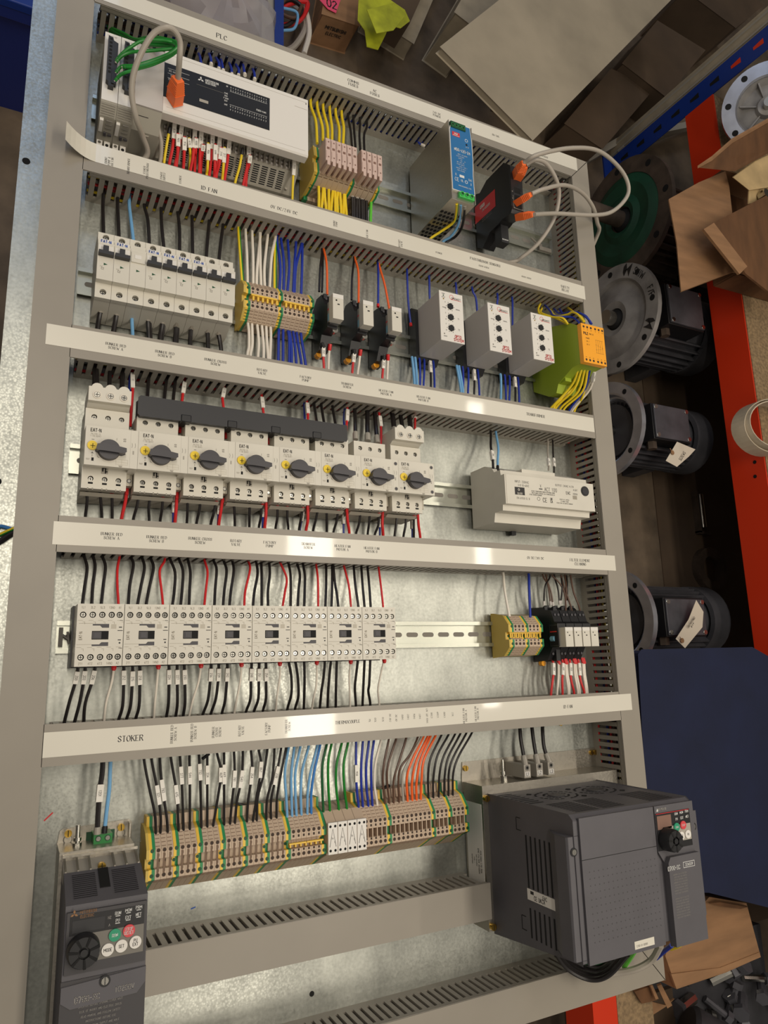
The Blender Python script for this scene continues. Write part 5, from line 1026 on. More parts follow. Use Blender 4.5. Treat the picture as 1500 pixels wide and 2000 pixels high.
for (x,y,mt,s,tm) in ((45,-265,'bgreen','RUN','text_w'),(57,-263.5,'bred','STOP|RESET','text_w'),(39.5,-276,'whitep','MODE','ink'),(51,-275,'whitep','SET','ink'),(63,-274,'whitep','PU|EXT','ink')):
    b=MB(); b.cyl((x,y,Z+.4),5.2,1.4,mt,n=24); L=s.split('|')
    for i,e in enumerate(L): b.text(e,(x,y+(1.7 if len(L)>1 else 0)-3.2*i,Z+1.8),2.5,tm,w=.15)
    b.build('key_button',cp)
b=MB(); b.lathe([(14,0),(13.6,9),(12.4,12),(5,12),(5,9),(3,9),(3,12.5),(0,12.5)],(19,-272,Z-1),'black',n=36)
for k in range(7):
    a=k*2*math.pi/7+.3; c_,s_=math.cos(a),math.sin(a); b.prism([(19+5*c_-.8*s_,-272+5*s_+.8*c_),(19+13*c_-1.2*s_,-272+13*s_+1.2*c_),(19+13*c_+1.2*s_,-272+13*s_-1.2*c_),(19+5*c_+.8*s_,-272+5*s_-.8*c_)],'z',Z+10.6,Z+11.6,'hole')
b.build('setting_dial',cp)
m=MB(); m.box(2.5,73.5,-400,-296,112,117,'vfd_dark'); m.cyl((38.5,-301,118),4.6,1,'black',n=18); m.cyl((38.5,-301,119),3,.5,'metal',n=12); m.box(38.2,38.8,-304,-298,119.5,119.7,'hole'); m.prism([(3,-300),(3,-312),(11,-318),(66,-316),(73,-308),(73,-296)],'z',117,118.2,'vfd')
a=cN(510,1198,118); m.text('D700-SC',(a.x,a.y,118.4),4.6,'text_g',w=.15); a=cN(730,1135,118); m.text('1O200V',(a.x,a.y,118.4),4.2,'text_g',w=.12)
cx,cy=10.5,-246.5+3; 
for i in range(6): a=cN(590,1225+i*30,118); m.text(['INVERTER BEFORE OPENING COVER WAIT','RISK OF INJURY AND ELECTRIC SHOCK','READ MANUAL AND FOLLOW SAFETY','INSTRUCTIONS BEFORE USE','ISOLATE FROM SUPPLY AND WAIT','10 MINUTES BEFORE REMOVING'][i],(a.x,a.y,117.6),1.7,'text_g',w=.1)
m.build('lower_cover',t,bevel=.5)
m=MB(); a=cN(435,705,117)
for g_ in (90,210,330):
    r_=[(a.x+r*math.cos(math.radians(g_+o)),a.y+r*math.sin(math.radians(g_+o))) for r,o in ((0,0),(2,-30),(3.6,0),(2,30))]; m.prism(r_,'z',117.9,118.4,'card')
a=cN(518,690,117); m.text('MITSUBISHI',(a.x,a.y+.5,117.6),2.3,'card',w=.15,off=.8); m.text('ELECTRIC',(a.x-1,a.y-3,117.6),2.3,'card',w=.15,off=.8); m.build('maker_mark',t)
for c,p,lb,r,s_ in (('k',[(600,-130),(585,-20),(575,120),(570,232)],'thick black marked wire into the green terminal of the small inverter',2.6,1),('l',[(645,-130),(640,-20),(625,100),(612,225)],'light blue wire into the green terminal of the small inverter',2,0)):
    wire(c,[Vector((cN(*p[0],32).x,-108,30))]+[cN(a,b,30) for a,b in p],lb,'supply wires of the small inverter',r=r,sleeve=(.42,.62) if s_ else None,txt='1201',ferrule=('grey_mid' if s_ else 'black',1,6,r+.8))
# ================= big inverter =================
t=thing('inverter','large dark grey inverter printed D700-SC in the bottom right corner','inverter',(0,0,0))
m=MB(); m.prism([(497,-188),(499,-167),(740,-166),(764,-176),(770,-182),(770,-205),(497,-205)],'z',.1,1.8,'steel'); m.box(499,734,-364,-192,1.8,46,'steel'); m.box(768.5,770,-205,-178,1.8,26,'steel')
for x,y in ((503,-175),(728,-172),(735,-172)): m.cyl((x,y,1.8),3.6,3,'brass',n=16); m.box(x-.4,x+.4,y-3,y+3,4.8,5,'hole')
m.cyl((752,-186,1.9),3.4,.2,'hole',n=16); m.box(751,753,-186,-178,1.9,2.1,'hole')
m.box(498.6,499,-340,-215,6,42,'whitep')
for i,s in enumerate(['FFR-MSH-170-30A','EMC FILTER 3X480V','30A 50/60HZ','TYPE 1','SCHAFFNER']): m.text(s,(498.55,-285,36-i*5),2.8 if i<2 else 2,'ink',u=(0,-1,0),v=(0,0,1),w=.13,off=.15)
m.build('filter_plate',t,bevel=.4)
for i,x in enumerate((575,596,616)):
    m=MB(); m.box(x-5.5,x+5.5,-189,-172,2,44,'grey_mid'); m.cyl((x,-176,44),3.4,.3,'grey_text',n=16); m.cyl((x,-176,44.3),1.8,.2,'hole',n=10); m.box(x-4,x+4,-187,-181,44,44.3,'whitep'); m.text('L%d'%(i+1),(x,-184,44.3),4,'ink',w=.16); m.build('supply_terminal',t,bevel=.5)
m=MB(); m.cyl((548,-192,26),5,6,'metal',ax='y',n=6); m.cyl((548,-192,26),2.2,27,'metal',ax='y',n=12); m.cyl((548,-184,26),4.2,4,'metal',ax='y',n=12); m.build('earth_stud',t)
m=MB(); m.prism([(-203,46),(-203,199),(-208,205),(-352,205),(-352,190),(-366,46)],'x',507,694,'vfd')
m.build('housing',t,bevel=1.2)
m=MB(); m.prism([(507,166),(498.5,184),(498.5,202),(500,204.5),(514,205.2),(514,170)],'y',-348,-224,'vfd'); m.build('side_ear',t,bevel=.6)
m=MB(); m.box(694,709,-338,-220,60,199,'vfd'); m.cyl((702,-238,199),4.5,.5,'black',n=18); m.cyl((702,-238,199.4),2.8,.5,'metal',n=12); m.build('side_ear',t,bevel=.6)
m=MB()      # side vents, label, corner screws
for row,(za,zb) in enumerate(((-232,-296),(-312,-352))):
    for k in range(7): z=120+k*8.5; m.box(506.7,507.1,zb if row==0 else -350,za-6,z,z+2.4,'hole')
for ya,yb in ((-235,-221),(-330,-345)): 
    for u_,v_ in ((ya,ya+.8),(yb,yb+.8)): m.box(506.7,507.1,min(u_,v_),max(u_,v_),104,112,'hole')
    m.box(506.7,507.1,min(ya,yb),max(ya,yb),103.4,104.2,'hole')
m.build('side_vents',t)
m=MB(); m.box(506.4,507,-309,-297,118,180,'whitep'); m.text('CE UKCA',(506.4,-305,140),4.4,'ink',u=(0,0,1),v=(0,1,0),w=.14); m.box(506.3,506.4,-302,-298.5,124,130,'ink'); m.text('EAC',(506.4,-301,150),4,'ink',u=(0,0,1),v=(0,1,0),w=.14); m.build('approval_sticker',t)
for y in (-207,-358): m=MB(); m.cyl((503,y,46),4,5,'brass',n=16); m.box(502.6,503.4,y-3,y+3,51,51.2,'hole'); m.build('mounting_screw',t)
m=MB()      # fans and grille in the top face
Y=-202.9
for cx in (575,640):
    for r in (26,15):
        for k in range(24):
            a0=2*math.pi*k/24;a1=2*math.pi*(k+.7)/24
            if k%6: m.add([(cx+(r+e)*math.cos(a),Y+.15,100+(r+e)*math.sin(a)*.9) for a,e in ((a0,0),(a1,0),(a1,3),(a0,3))],[(0,1,2,3)],'hole')
    m.add([(cx+x,Y+.15,100+z) for x,z in ((-31,-22),(-24,-29),(-20,-24),(-26,-18))],[(0,1,2,3)],'hole'); m.add([(cx+x,Y+.15,100+z) for x,z in ((31,22),(24,29),(20,24),(26,18))],[(0,1,2,3)],'hole')
    m.cyl((cx,Y,100),11,.8,'vfd_dark',ax='y',n=24)
for k in range(11):
    z=140+k*5
    for xa,xb in ((525,560),(566,600),(640,680)): m.add([(xa,Y+.1,z),(xb,Y+.1,z),(xb,Y+.1,z+2),(xa,Y+.1,z+2)],[(0,1,2,3)],'hole')
for k in range(8): m.add([(512,Y+.1,60+k*9),(534,Y+.1,60+k*9),(534,Y+.1,63+k*9),(512,Y+.1,63+k*9)],[(0,1,2,3)],'hole')
m.build('fan_grille',t)
Z=205
m=MB(); m.box(514.5,628,-353,-206,Z,Z+3,'vfd'); m.box(514.5,628,-249.3,-248.7,Z+3,Z+3.15,'hole'); 
for r in range(11):
    for k in range(16): m.cyl((524+k*6.6,-262-r*7,Z+3),.7,.1,'vfd_dark',n=6,cap=True)
a=cO(1052,1228,208); m.M=Matrix.Translation(Vector((a.x,a.y,Z+3))); m.box(-15,15,-4,4,0,.4,'paper'); m.text('S700-XX 00000',(-4,-1,.4),2,'text_g',w=.12); m.M=None
m.build('front_cover',t,bevel=.8)
a=cO(645,730,205); m=MB(); m.cyl((506.5,-240,Z+.2),4.6,.4,'black',n=18); m.cyl((506.5,-240,Z+.5),3,.6,'metal',n=12); m.build('cover_screw',t)
m=MB(); m.prism([(630,-256),(638,-268),(638,-357),(694,-357),(694,-206),(630,-206)],'z',Z,Z+3,'vfd'); m.prism([(638,-268),(642,-262),(690,-262),(690,-356),(638,-356)],'z',Z+3,Z+9,'vfd'); Z2=Z+9.1
a=cO(1212,820,214); m.text('D700-SC',(a.x,a.y,Z2),4.4,'text_w',w=.16); a=cO(1293,798,214); m.box(a.x-9.5,a.x+9.5,a.y-3.2,a.y+3.2,Z2,Z2+.1,'text_w'); m.box(a.x-9,a.x+9,a.y-2.7,a.y+2.7,Z2+.1,Z2+.16,'vfd'); m.text('3O400V',(a.x,a.y,Z2+.1),3.2,'text_w',w=.14)
for i in range(17): 
    a=cO(1245+i*1.3,850+i*14.5,214)
    if i!=8: m.text(['WARNING RISK OF ELECTRIC','SHOCK WAIT TEN MINUTES','BEFORE REMOVING COVER'][i%3],(a.x,a.y,Z2),1.5,'text_g',w=.1)
m.build('right_cover',t,bevel=.8)
Z=208
m=MB(); m.box(630.5,687,-255,-214,Z,Z+.6,'black'); m.box(632,655,-232,-217,Z+.6,Z+.9,'pinkd'); m.box(640,686,-248,-230,Z+.6,Z+.9,'grey_mid')
m.box(631,686,-215,-214.4,Z+.6,Z+.8,'cred')
for i,(s,x,y) in enumerate([('RUN',664,-217.5),('MON',673,-217),('PRM',682,-216.5),('PU',664,-223.5),('EXT',673,-223),('NET',682,-222.5)]): m.text(s,(x,y,Z+.8),2.6,'text_w',w=.18)
m.text('MITSUBISHI',(642,-210,Z),2.4,'text_g',w=.2); m.prism([(633,-212),(636,-212),(634.5,-208.5)],'z',Z,Z+.2,'text_w')
cp=m.build('control_panel',t)
for (x,y,mt,s) in ((662,-232,'bgreen','RUN'),(673,-231,'bred','STOP'),(660,-243,'whitep','MODE'),(668.5,-242.5,'whitep','SET'),(679.5,-242,'whitep','PU|EXT')):
    b=MB(); b.cyl((x,y,Z+.9),4.7,1.3,mt,n=22); b.text(s.split('|')[0],(x,y,Z+2.2),2.2,'ink' if mt=='whitep' else 'text_w',w=.14); b.build('key_button',cp)
b=MB(); a=cO(1150,650,214); b.lathe([(13,0),(12.6,12),(11.4,15),(5,15),(5,12),(3,12),(3,15.5),(0,15.5)],(644,-243,Z),'black',n=36)
for k in range(7):
    an=k*2*math.pi/7+.3; c_,s_=math.cos(an),math.sin(an); b.prism([(644+5*c_-.8*s_,-243+5*s_+.8*c_),(644+12*c_-1.2*s_,-243+12*s_+1.2*c_),(644+12*c_+1.2*s_,-243+12*s_-1.2*c_),(644+5*c_+.8*s_,-243+5*s_-.8*c_)],'z',Z+14.5,Z+15.4,'hole')
b.build('setting_dial',cp)
for i,(p,lb) in enumerate((([(375,50),(380,120),(392,190)],'left'),([(440,45),(447,110),(457,175)],'middle'),([(498,42),(500,100),(508,170)],'right'))):
    wire('k',[Vector((cO(*p[0],30).x,-108,30))]+[cO(a,b,30+k*4) for k,(a,b) in enumerate(p)]+[Vector((575+20*i+(1 if i else 0),-172,40))],lb+' black supply wire into the top terminals of the large inverter','supply wires of the large inverter',r=2.6,ferrule=('grey_mid',1,12,4))
VB=[('k',[(560,1270,70),(640,1370,80),(760,1425,90),(860,1400,110),(960,1290,140)],3.2,'outermost'),('k',[(575,1268,60),(660,1360,72),(770,1405,84),(850,1380,100),(930,1290,130)],3.2,'second'),('k',[(600,1290,55),(690,1350,66),(790,1380,78),(870,1340,100),(910,1290,125)],3,'third'),('k',[(620,1300,50),(720,1345,60),(820,1350,74),(890,1300,110)],3,'innermost'),('d',[(700,1330,60),(790,1335,70),(850,1310,90)],2.6,''),('G',[(740,1385,60),(880,1390,75),(1000,1370,95),(1090,1320,110),(1140,1240,130)],4.2,''),('e',[(940,1360,80),(975,1310,100),(1000,1270,120)],2.8,''),('b',[(1115,1310,100),(1160,1270,120),(1200,1240,140)],2.8,''),('y',[(1195,1255,120),(1235,1240,135),(1265,1215,150)],3.2,''),('w',[(900,1340,80),(925,1310,100),(945,1285,120)],2,'')]
for c,p,r,n_ in VB:
    wire(c,q(cO,p),'%s%s cable curving out below the large inverter'%((n_+' ') if n_ else '',WN[c][1]),'cables below the large inverter',r=r,k=7,name='cable')
m=MB()
for x,y in ((486,-351),): m.cyl((x,y,0),3.8,3,'brass',n=16); m.cyl((x,y,3),1.4,.2,'hole',n=8)
tag(m.build('sheet_screw'),'brass screw in the sheet below the right end of the short trunking','screw')
m=MB(); a=cO(595,38,0); m.cyl((a.x,a.y,0),3,2,'brass',n=14); tag(m.build('sheet_screw'),'brass screw under the ID FAN strip above the large inverter','screw')
# wires lying over the left edge of the sheet
for c,p,r in (('m',[(-8,1038,3),(0,1028,4),(12,1030,4),(30,1036,5)],2),('p',[(-8,1048,3),(5,1042,4),(18,1036,5),(32,1030,6)],2),('k',[(-8,1062,3),(5,1054,4),(18,1045,4),(32,1038,5)],3)):
    wire(c,[P(*a) for a in p],'%s wire end lying on the left edge of the sheet'%WN[c][1],'wire ends on the left edge',r=r)
# ================= workshop around the panel =================
FZ=-850
def V3(*a): return Vector(a)
# pallet racking on the right
t=thing('racking_upright','blue racking upright post with slots, where the orange beam hooks on','racking upright',(1840,1744,FZ))
m=MB(); m.box(0,3,0,75,0,1500,'rack_blue'); m.box(3,65,71,74,0,1500,'rack_blue')
m.box(-40,90,-25,80,0,6,'rack_blue'); m.build('post',t)
for k in range(18):
    z=70+k*78; y=37; m=MB(); m.prism([(y-9,z+17),(y+9,z+17),(y+5,z-17),(y-5,z-17)],'x',-.6,-.1,'rack_orange' if k in (6,7) else 'hole'); m.build('slot',t)

t=thing('steel_channel','pale grey steel channel standing against the far side of the blue racking upright','steel channel',(1850,1827,FZ))
m=MB(); m.box(0,60,0,62,0,1700,'rack_grey'); m.box(-4,0,6,12,0,1700,'grey_mid'); m.box(-4,0,40,46,0,1700,'grey_mid'); m.build('profile',t)
def beam(label,x,y0,y1,z0,z1):
    m=MB(); m.box(x,x+4,y0,y1,z0,z1,'rack_orange'); m.box(x+4,x+45,y0,y1,z0,z1-24,'rack_orange'); y=y0+130
    while y<y1-60:
        m.cyl((x-.5,y,z0+35),7,.6,'rack_grey',ax='x',n=12) if False else m.cyl((x-1,y,z1-35),5,1.2,'hole',ax='x',n=10); m.cyl((x-1,y+42,z1-30),5,1.2,'hole',ax='x',n=10); y+=620
    return tag(m.build('racking_beam',bevel=2),label,'racking beam')
beam('long orange racking beam running down the right side of the picture',1838,-900,1742,-510,-400)
m=MB(); m.box(1842.5,2700,-900,1738,-422,-398,'chip'); tag(m.build('shelf_board'),'chipboard shelf board resting behind the orange racking beam','shelf board')
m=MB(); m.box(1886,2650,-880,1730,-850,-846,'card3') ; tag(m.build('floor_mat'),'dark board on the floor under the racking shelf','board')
for i,(x,y) in enumerate(((2600,-850),(2600,1700))):
    m=MB(); m.box(x,x+60,y,y+60,FZ,-418,'rack_blue'); tag(m.build('racking_upright'),['rear blue racking post under the near end of the shelf board','rear blue racking post under the far end of the shelf board'][i],'racking upright')
# motors on the floor under and in front of the beam
def motor(label,loc,R,face,body,L,tagtext=None,hub=False,rz=0,tbox=True,shaft=0):
    t=thing('electric_motor',label,'electric motor',loc,rz=rz)
    m=MB()
    if hub: m.lathe([(R*.2,8),(R*.2,0),(R*.32,-8),(R*.6,12),(R*.72,14),(R*.74,0),(R,0),(R,16),(R*.7,30)],(0,0,0),face,ax='x',n=44)
    else: m.lathe([(R*.70,26),(R*.74,4),(R*.78,0),(R,0),(R,16),(R*.68,26),(R*.62,40)],(0,0,0),face,ax='x',n=48)
    for k in range(4 if R<160 else 8):
        a=math.pi/4+k*2*math.pi/(4 if R<160 else 8); m.cyl((-.6,R*.88*math.cos(a),R*.88*math.sin(a)),R*.055,.8,'hole',ax='x',n=14)
    m.build('flange',t)
    if not hub:
        m=MB(); m.lathe([(0,60),(R*.3,58),(R*.66,40),(R*.70,26)],(0,0,0),'motor',ax='x',n=36); m.cyl((-40,0,0),R*.11,100,'metal',ax='x',n=16); m.build('shaft_end',t)
    else:
        m=MB(); m.lathe([(0,-14),(R*.12,-14),(R*.2,6)],(0,0,0),'hole',ax='x',n=24); m.cyl((-max(shaft,40),0,0),R*.13,max(shaft,40)+30,'rust' if shaft>100 else 'metal',ax='x',n=20); m.build('shaft_end',t)
    m=MB(); b=R*.62
    m.cyl((30,0,0),b*.9,L,body,ax='x',n=32)
    for k in range(30):
        a=2*math.pi*k/30
        if abs(math.sin(a)-1)<.18 and tbox: continue
        y,z=math.cos(a),math.sin(a); ux=Vector((0,y,z)); s=Vector((0,-z,y))*2.5; p0=ux*b*.85; p1=ux*b*1.12
        m.add([V3(40,0,0)+p0-s,V3(40,0,0)+p1-s,V3(40,0,0)+p1+s,V3(40,0,0)+p0+s,V3(L,0,0)+p0-s,V3(L,0,0)+p1-s,V3(L,0,0)+p1+s,V3(L,0,0)+p0+s],[(0,3,2,1),(4,5,6,7),(0,1,5,4),(1,2,6,5),(2,3,7,6),(3,0,4,7)],body)
    m.build('finned_body',t)
    m=MB(); m.lathe([(0,L+90),(b*.8,L+85),(b*1.15,L+60),(b*1.15,L-10),(b,L-12)],(0,0,0),body,ax='x',n=32); m.build('fan_cowl',t)
    if tbox:
        m=MB(); m.box(70,L*.75,-R*.38,R*.38,b*.7,b*1.35,'black'); m.box(74,L*.75-4,-R*.38+4,R*.38-4,b*1.35,b*1.42,'motor2')
        for xx in (82,L*.75-12):
            for yy in (-R*.38+12,R*.38-12): m.cyl((xx,yy,b*1.42),5,3,'metal',n=8)
        tb=m.build('terminal_box',t,bevel=3)
        s_=MB(); s_.cyl((92,-R*.38-22,b*1.0),15,26,'rust',ax='y',n=6); s_.build('cable_gland',tb)
    m=MB(); m.box(80,130,-b,b,-R+2 if True else 0,-b*.6,body); m.box(L*.7,L*.7+50,-b,b,-R+2,-b*.6,body); m.build('foot',t)
    return t
motor('motor with a polished silver ring flange and a paper tag reading Heat Screws',(1532,655,FZ+150),148,'silver','motor',300)
motor('lower motor with a silver ring flange and a long folded paper tag',(1502,72,FZ+147),145,'silver','motor',310)
gm=motor('grey flanged motor with SKIW and F/F in marker on its ring',(1590,1025,FZ+178),176,'cast','motor',300,hub=True)
for s_,a,sz in (('SKIW',.85,20),('F/F',1.42,20)):
    m=MB(); y,z=176*.88*math.cos(a),176*.88*math.sin(a); m.text(s_,(-1,y,z),sz,'ink',u=(0,-math.sin(a),math.cos(a)),v=(0,math.cos(a),math.sin(a)),w=.13); m.build('marker_writing',gm)
for a in (.38,1.98):
    pts=[((176*(.88+.07*math.sin(k*2.1))+(9 if k<5 else -9))*1,a+(k if k<5 else 9-k)*.05) for k in range(10)]
    MB().prism([(r_*math.cos(q_),r_*math.sin(q_)) for r_,q_ in pts],'x',-1.4,-.3,'ink').build('paint_smudge',gm)
motor('large green faced motor with a wide rusty flange and thick shaft',(1640,1378,FZ+206),204,'rust','rust',280,hub=True,tbox=False,shaft=170)
m=MB(); m.lathe([(42,-6),(60,-14),(80,-4),(120,-10),(150,2),(154,8)],(0,0,0),'gpaint',ax='x',n=40); m.build('green_bell',[o for o in bpy.data.objects if o.name.startswith('electric_motor')][-1])
def ptag(label,pts,lines,z,hang):
    q_=[P(*p) for p in pts]; m=MB(); m.slab(q_,.8,'tag'); c=sum(q_,Vector())/len(q_); u=(q_[1]-q_[0]).normalized(); n=(q_[1]-q_[0]).cross(q_[2]-q_[1]).normalized(); 
    if n.z<0: n=-n
    v=n.cross(u)
    for i,s in enumerate(lines): m.text(s,c+v*(9-i*14)+n*1.2,9,'ink',u=u,v=v,w=.12)
    a=P(*hang); m.cyl((a.x,a.y,a.z+1),7,.6,'card',n=14); m.tube([a,a+Vector((-14,10,6))],1,'card',5)
    return tag(m.build('paper_tag'),label,'paper tag')
ptag('white paper tag handwritten HEAT SCREWS tied to the upper silver-ring motor',[(1300,900,-560),(1322,863,-560),(1358,878,-545),(1345,892,-548),(1322,912,-555)],['HEAT','SCREWS'],0,(1313,884,-556))
ptag('long folded paper tag handwritten BEARING on the lower silver-ring motor',[(1320,1248,-560),(1345,1210,-555),(1360,1172,-545),(1374,1195,-545),(1372,1225,-550),(1338,1266,-560)],['BEARING','KIT'],0,(1332,1251,-556))
# loose machine parts in the dark
def lump(name,label,cat,parts): 
    m=MB()
    for p in parts: getattr(m,p[0])(*p[1:])
    return tag(m.build(name),label,cat)
a=P(1330,640,-700); m=MB(); m.box(-60,60,-110,110,0,170,'motor'); m.cyl((-75,-60,120),26,60,'motor2',n=6,ax='x'); m.cyl((-80,-60,120),18,20,'metal',n=14,ax='x'); m.cyl((-75,40,120),22,40,'motor2',n=6,ax='x'); tag(m.build('gearbox',loc=(a.x+150,a.y+60,FZ)),'dark gearbox block with hex plugs in the shadow right of the SKIW motor','gearbox')
a=P(1405,990,-760); m=MB(); m.cyl((0,0,14),12,120,'metal',ax='y',n=18); m.box(-30,-18,-20,130,0,22,'rust'); m.box(-30,30,-24,-14,0,22,'rust'); tag(m.build('steel_pin',loc=(a.x,a.y-60,FZ+2)),'shiny steel pin in a bracket on the dark floor by the orange beam','pin')
a=P(1425,1110,-800); m=MB(); m.ring((0,0,0),45,75,30,'rust',n=32); tag(m.build('bearing_ring',loc=(a.x-60,a.y,FZ)),'rusty ring part lying on the floor under the orange beam','ring')
a=P(1260,1330,-820); m=MB(); m.box(0,260,-80,30,0,60,'motor'); tag(m.build('steel_block',loc=(a.x-60,a.y+60,FZ)),'dark steel block on the floor below the lower motor','steel block')
for i,(px,py,L) in enumerate(((1240,300,520),(1290,290,600),(1330,270,560))):
    a=P(px,py,-780); m=MB(); m.box(-12,12,-L/2,L/2,0,30,'grey_mid'); tag(m.build('metal_strip',loc=(a.x+60*i,a.y+100,FZ+2+34*i),rot=(0,0,-.9-.1*i)),'pale metal strip behind the green motor, %s from the panel'%ORD[i],'metal strip')
# things on the shelf
t=thing('electric_motor','silver-flanged motor lying on the shelf board in the upper right corner','electric motor',(2010,1800-90,-396+0))
def tilt(m,c,n): m.M=Matrix.Translation(c)@(Vector(n).to_track_quat('Z','Y').to_matrix().to_4x4())
nrm=(-.75,-.28,.6)
c=P(1500,205,-250)-Vector((2010,1710,-396))
m=MB(); tilt(m,c,nrm); R=128
m.lathe([(R*.66,-6),(R*.70,0),(R,0),(R,-16),(R*.6,-30)],(0,0,0),'silver',n=48)
for k in range(8): a=k*math.pi/4+.3; m.cyl((R*.86*math.cos(a),R*.86*math.sin(a),.3),9,.8,'hole',n=14)
m.build('flange',t)
m=MB(); tilt(m,c,nrm); m.lathe([(0,-2),(28,-2),(34,-20),(R*.55,-30),(R*.66,-8)],(0,0,0),'cast',n=36)
for k in range(6): a=k*math.pi/3; m.prism([(30*math.cos(a)-2*math.sin(a),30*math.sin(a)+2*math.cos(a)),(78*math.cos(a)-2*math.sin(a),78*math.sin(a)+2*math.cos(a)),(78*math.cos(a)+2*math.sin(a),78*math.sin(a)-2*math.cos(a)),(30*math.cos(a)+2*math.sin(a),30*math.sin(a)-2*math.cos(a))],'z',-28,-12,'cast')
m.cyl((0,0,-2),14,30,'metal',n=16); m.build('bell_end',t)
m=MB(); tilt(m,c,nrm); m.cyl((0,0,-135),78,105,'motor',n=28); m.build('body',t)
# open cardboard box spilling over the beam
t=thing('cardboard_box','torn brown cardboard box with flaps hanging over the orange beam','cardboard box',(0,0,0))
hz=-318
A,B_=P(1415,330,hz),P(1440,533,hz); m=MB()
m.slab([A,B_,Vector((B_.x,B_.y,-394)),Vector((A.x,A.y,-394))],4,'card2'); m.slab([Vector((A.x,A.y,-394)),Vector((B_.x,B_.y,-394)),Vector((B_.x+340,B_.y+10,-394)),Vector((A.x+340,A.y+10,-394))],4,'card2')
m.slab([A,Vector((A.x+330,A.y+20,hz)),Vector((A.x+330,A.y+20,-394)),Vector((A.x,A.y,-394))],4,'card'); m.slab([B_,Vector((B_.x+330,B_.y+10,hz)),Vector((B_.x+330,B_.y+10,-394)),Vector((B_.x,B_.y,-394))],4,'card2'); m.build('tray',t)
f=lambda L: [P(1280+a/4,100+b/4,z) for a,b,z in L]
m=MB(); m.slab(f([(98,1165,-340),(330,1035,-330),(540,945,hz),(570,1060,hz),(620,1500,hz),(640,1735,hz),(600,1730,-325),(195,1885,-345),(160,1500,-344)]),4,'card'); m.build('front_flap',t)
m=MB(); m.slab(f([(360,1400,-270),(440,1350,-262),(700,1690,-262),(640,1750,-268)]),8,'card'); m.slab(f([(440,1350,-264),(960,1080,-264),(1000,1990,-270),(690,1745,-270)]),6,'card2'); m.build('side_flap',t)
m=MB(); m.slab(f([(330,895,-262),(430,830,-250),(600,690,-240),(960,490,-230),(960,740,-240),(620,925,-262)]),5,'card2'); m.slab(f([(330,895,-260),(440,820,-247),(600,680,-237),(960,478,-227),(960,492,-227),(600,698,-238),(440,836,-249)]),7,'card'); m.build('upper_flap',t)
m=MB(); m.slab(f([(600,985,-278),(770,860,-262),(960,770,-255),(960,1050,-262),(725,1085,-274)]),3,'wood'); m.slab(f([(725,1085,-278),(960,985,-272),(960,1130,-290),(720,1195,-292)]),3,'wood'); o=tag(m.build('wooden_block'),'pale wooden block wedged inside the torn cardboard box','wooden block')
a=P(1500,375,-255); m=MB(); m.cyl((a.x,a.y,a.z-25),14,22,'metal',n=8); tag(m.build('hex_bolt'),'shiny hex bolt head on the pale wooden block','bolt')
# beige strap coil over the beam
c=P(1497,836,-372); m=MB()
for k in range(2):
    n_=36; prof=[]
    for i in range(n_+1):
        a=2*math.pi*i/n_; r=125-k*10+8*math.sin(a*2+k); prof.append((c.x+r*math.cos(a),c.y+r*.62*math.sin(a),c.z-20+14*k+10*math.sin(a)))
    for i in range(n_):
        p,q2=Vector(prof[i]),Vector(prof[i+1]); m.slab([p,q2,q2+Vector((0,0,42)),p+Vector((0,0,42))],3,'strap')
tag(m.build('strap_coil'),'coil of wide beige strapping draped over the orange beam','strap coil')
# blue padded crate at lower right
m=MB(); m.prism([(1168,-33),(1175,-27),(1540,-27),(1620,-60),(1640,-618),(1482,-579),(1301,-521),(1180,-500),(1152,-300)],'z',-545,-300,'cloth_blue')
m.box(1190,1600,-480,-110,FZ,-545,'card3'); tag(m.build('blue_crate',bevel=8),'big dark blue cloth-topped crate on the floor right of the panel','crate')
# cardboard and scrap in the lower right corner
t=thing('cardboard_box','large creased cardboard box on the floor at the bottom right corner','cardboard box',(0,0,0))
g=lambda L: [P(1150+a/4.286,1750+b/4.286,z) for a,b,z in L]
m=MB(); top=g([(1010,8,-380),(1320,60,-380),(1440,510,-380),(1150,640,-380),(735,780,-380),(640,500,-380),(700,340,-380)])
m.add([tuple(p) for p in top]+[(p.x,p.y,FZ) for p in top],[tuple(range(7)),tuple(range(13,6,-1))]+[(i,(i+1)%7,7+(i+1)%7,7+i) for i in range(7)],'card'); m.build('carton',t)
m=MB(); m.slab(g([(1000,50,-372),(1090,40,-368),(1320,80,-372),(1260,96,-376),(1140,80,-370)]),4,'card2'); m.slab(g([(690,655,-376),(735,780,-376),(1150,632,-376),(1440,512,-376),(1430,470,-378),(1100,600,-378)]),5,'card'); m.build('folded_edge',t)
t=thing('torn_cardboard','torn cardboard pieces sticking out below the bottom right panel corner','torn cardboard',(0,0,0))
for i,L in enumerate(([(370,790,-470),(500,745,-465),(560,860,-470),(430,890,-475)],[(500,740,-450),(520,735,-450),(570,850,-455),(545,855,-455)],[(565,740,-445),(600,725,-440),(690,900,-450),(650,925,-455)],[(510,880,-480),(640,915,-480),(720,860,-480),(640,930,-480),(530,1000,-485)])):
    MB().slab(g(L),5,['card2','card','card','card'][i]).build('shard',t)
m=MB(); a,b_=g([(30,900,-470)])[0],g([(215,835,-470)])[0]; m.box(a.x,b_.x+4,a.y-420,a.y+60,-560,-470,'rack_orange'); tag(m.build('racking_beam'),'short piece of red-orange beam below the bottom edge of the panel','racking beam')
a,b_=g([(218,835,-480)])[0],g([(540,980,-480)])[0]; m=MB(); m.box(a.x+4,b_.x,a.y-420,a.y+60,-500,-480,'chip'); tag(m.build('shelf_board'),'worn brown board beside the red-orange beam under the panel','shelf board')
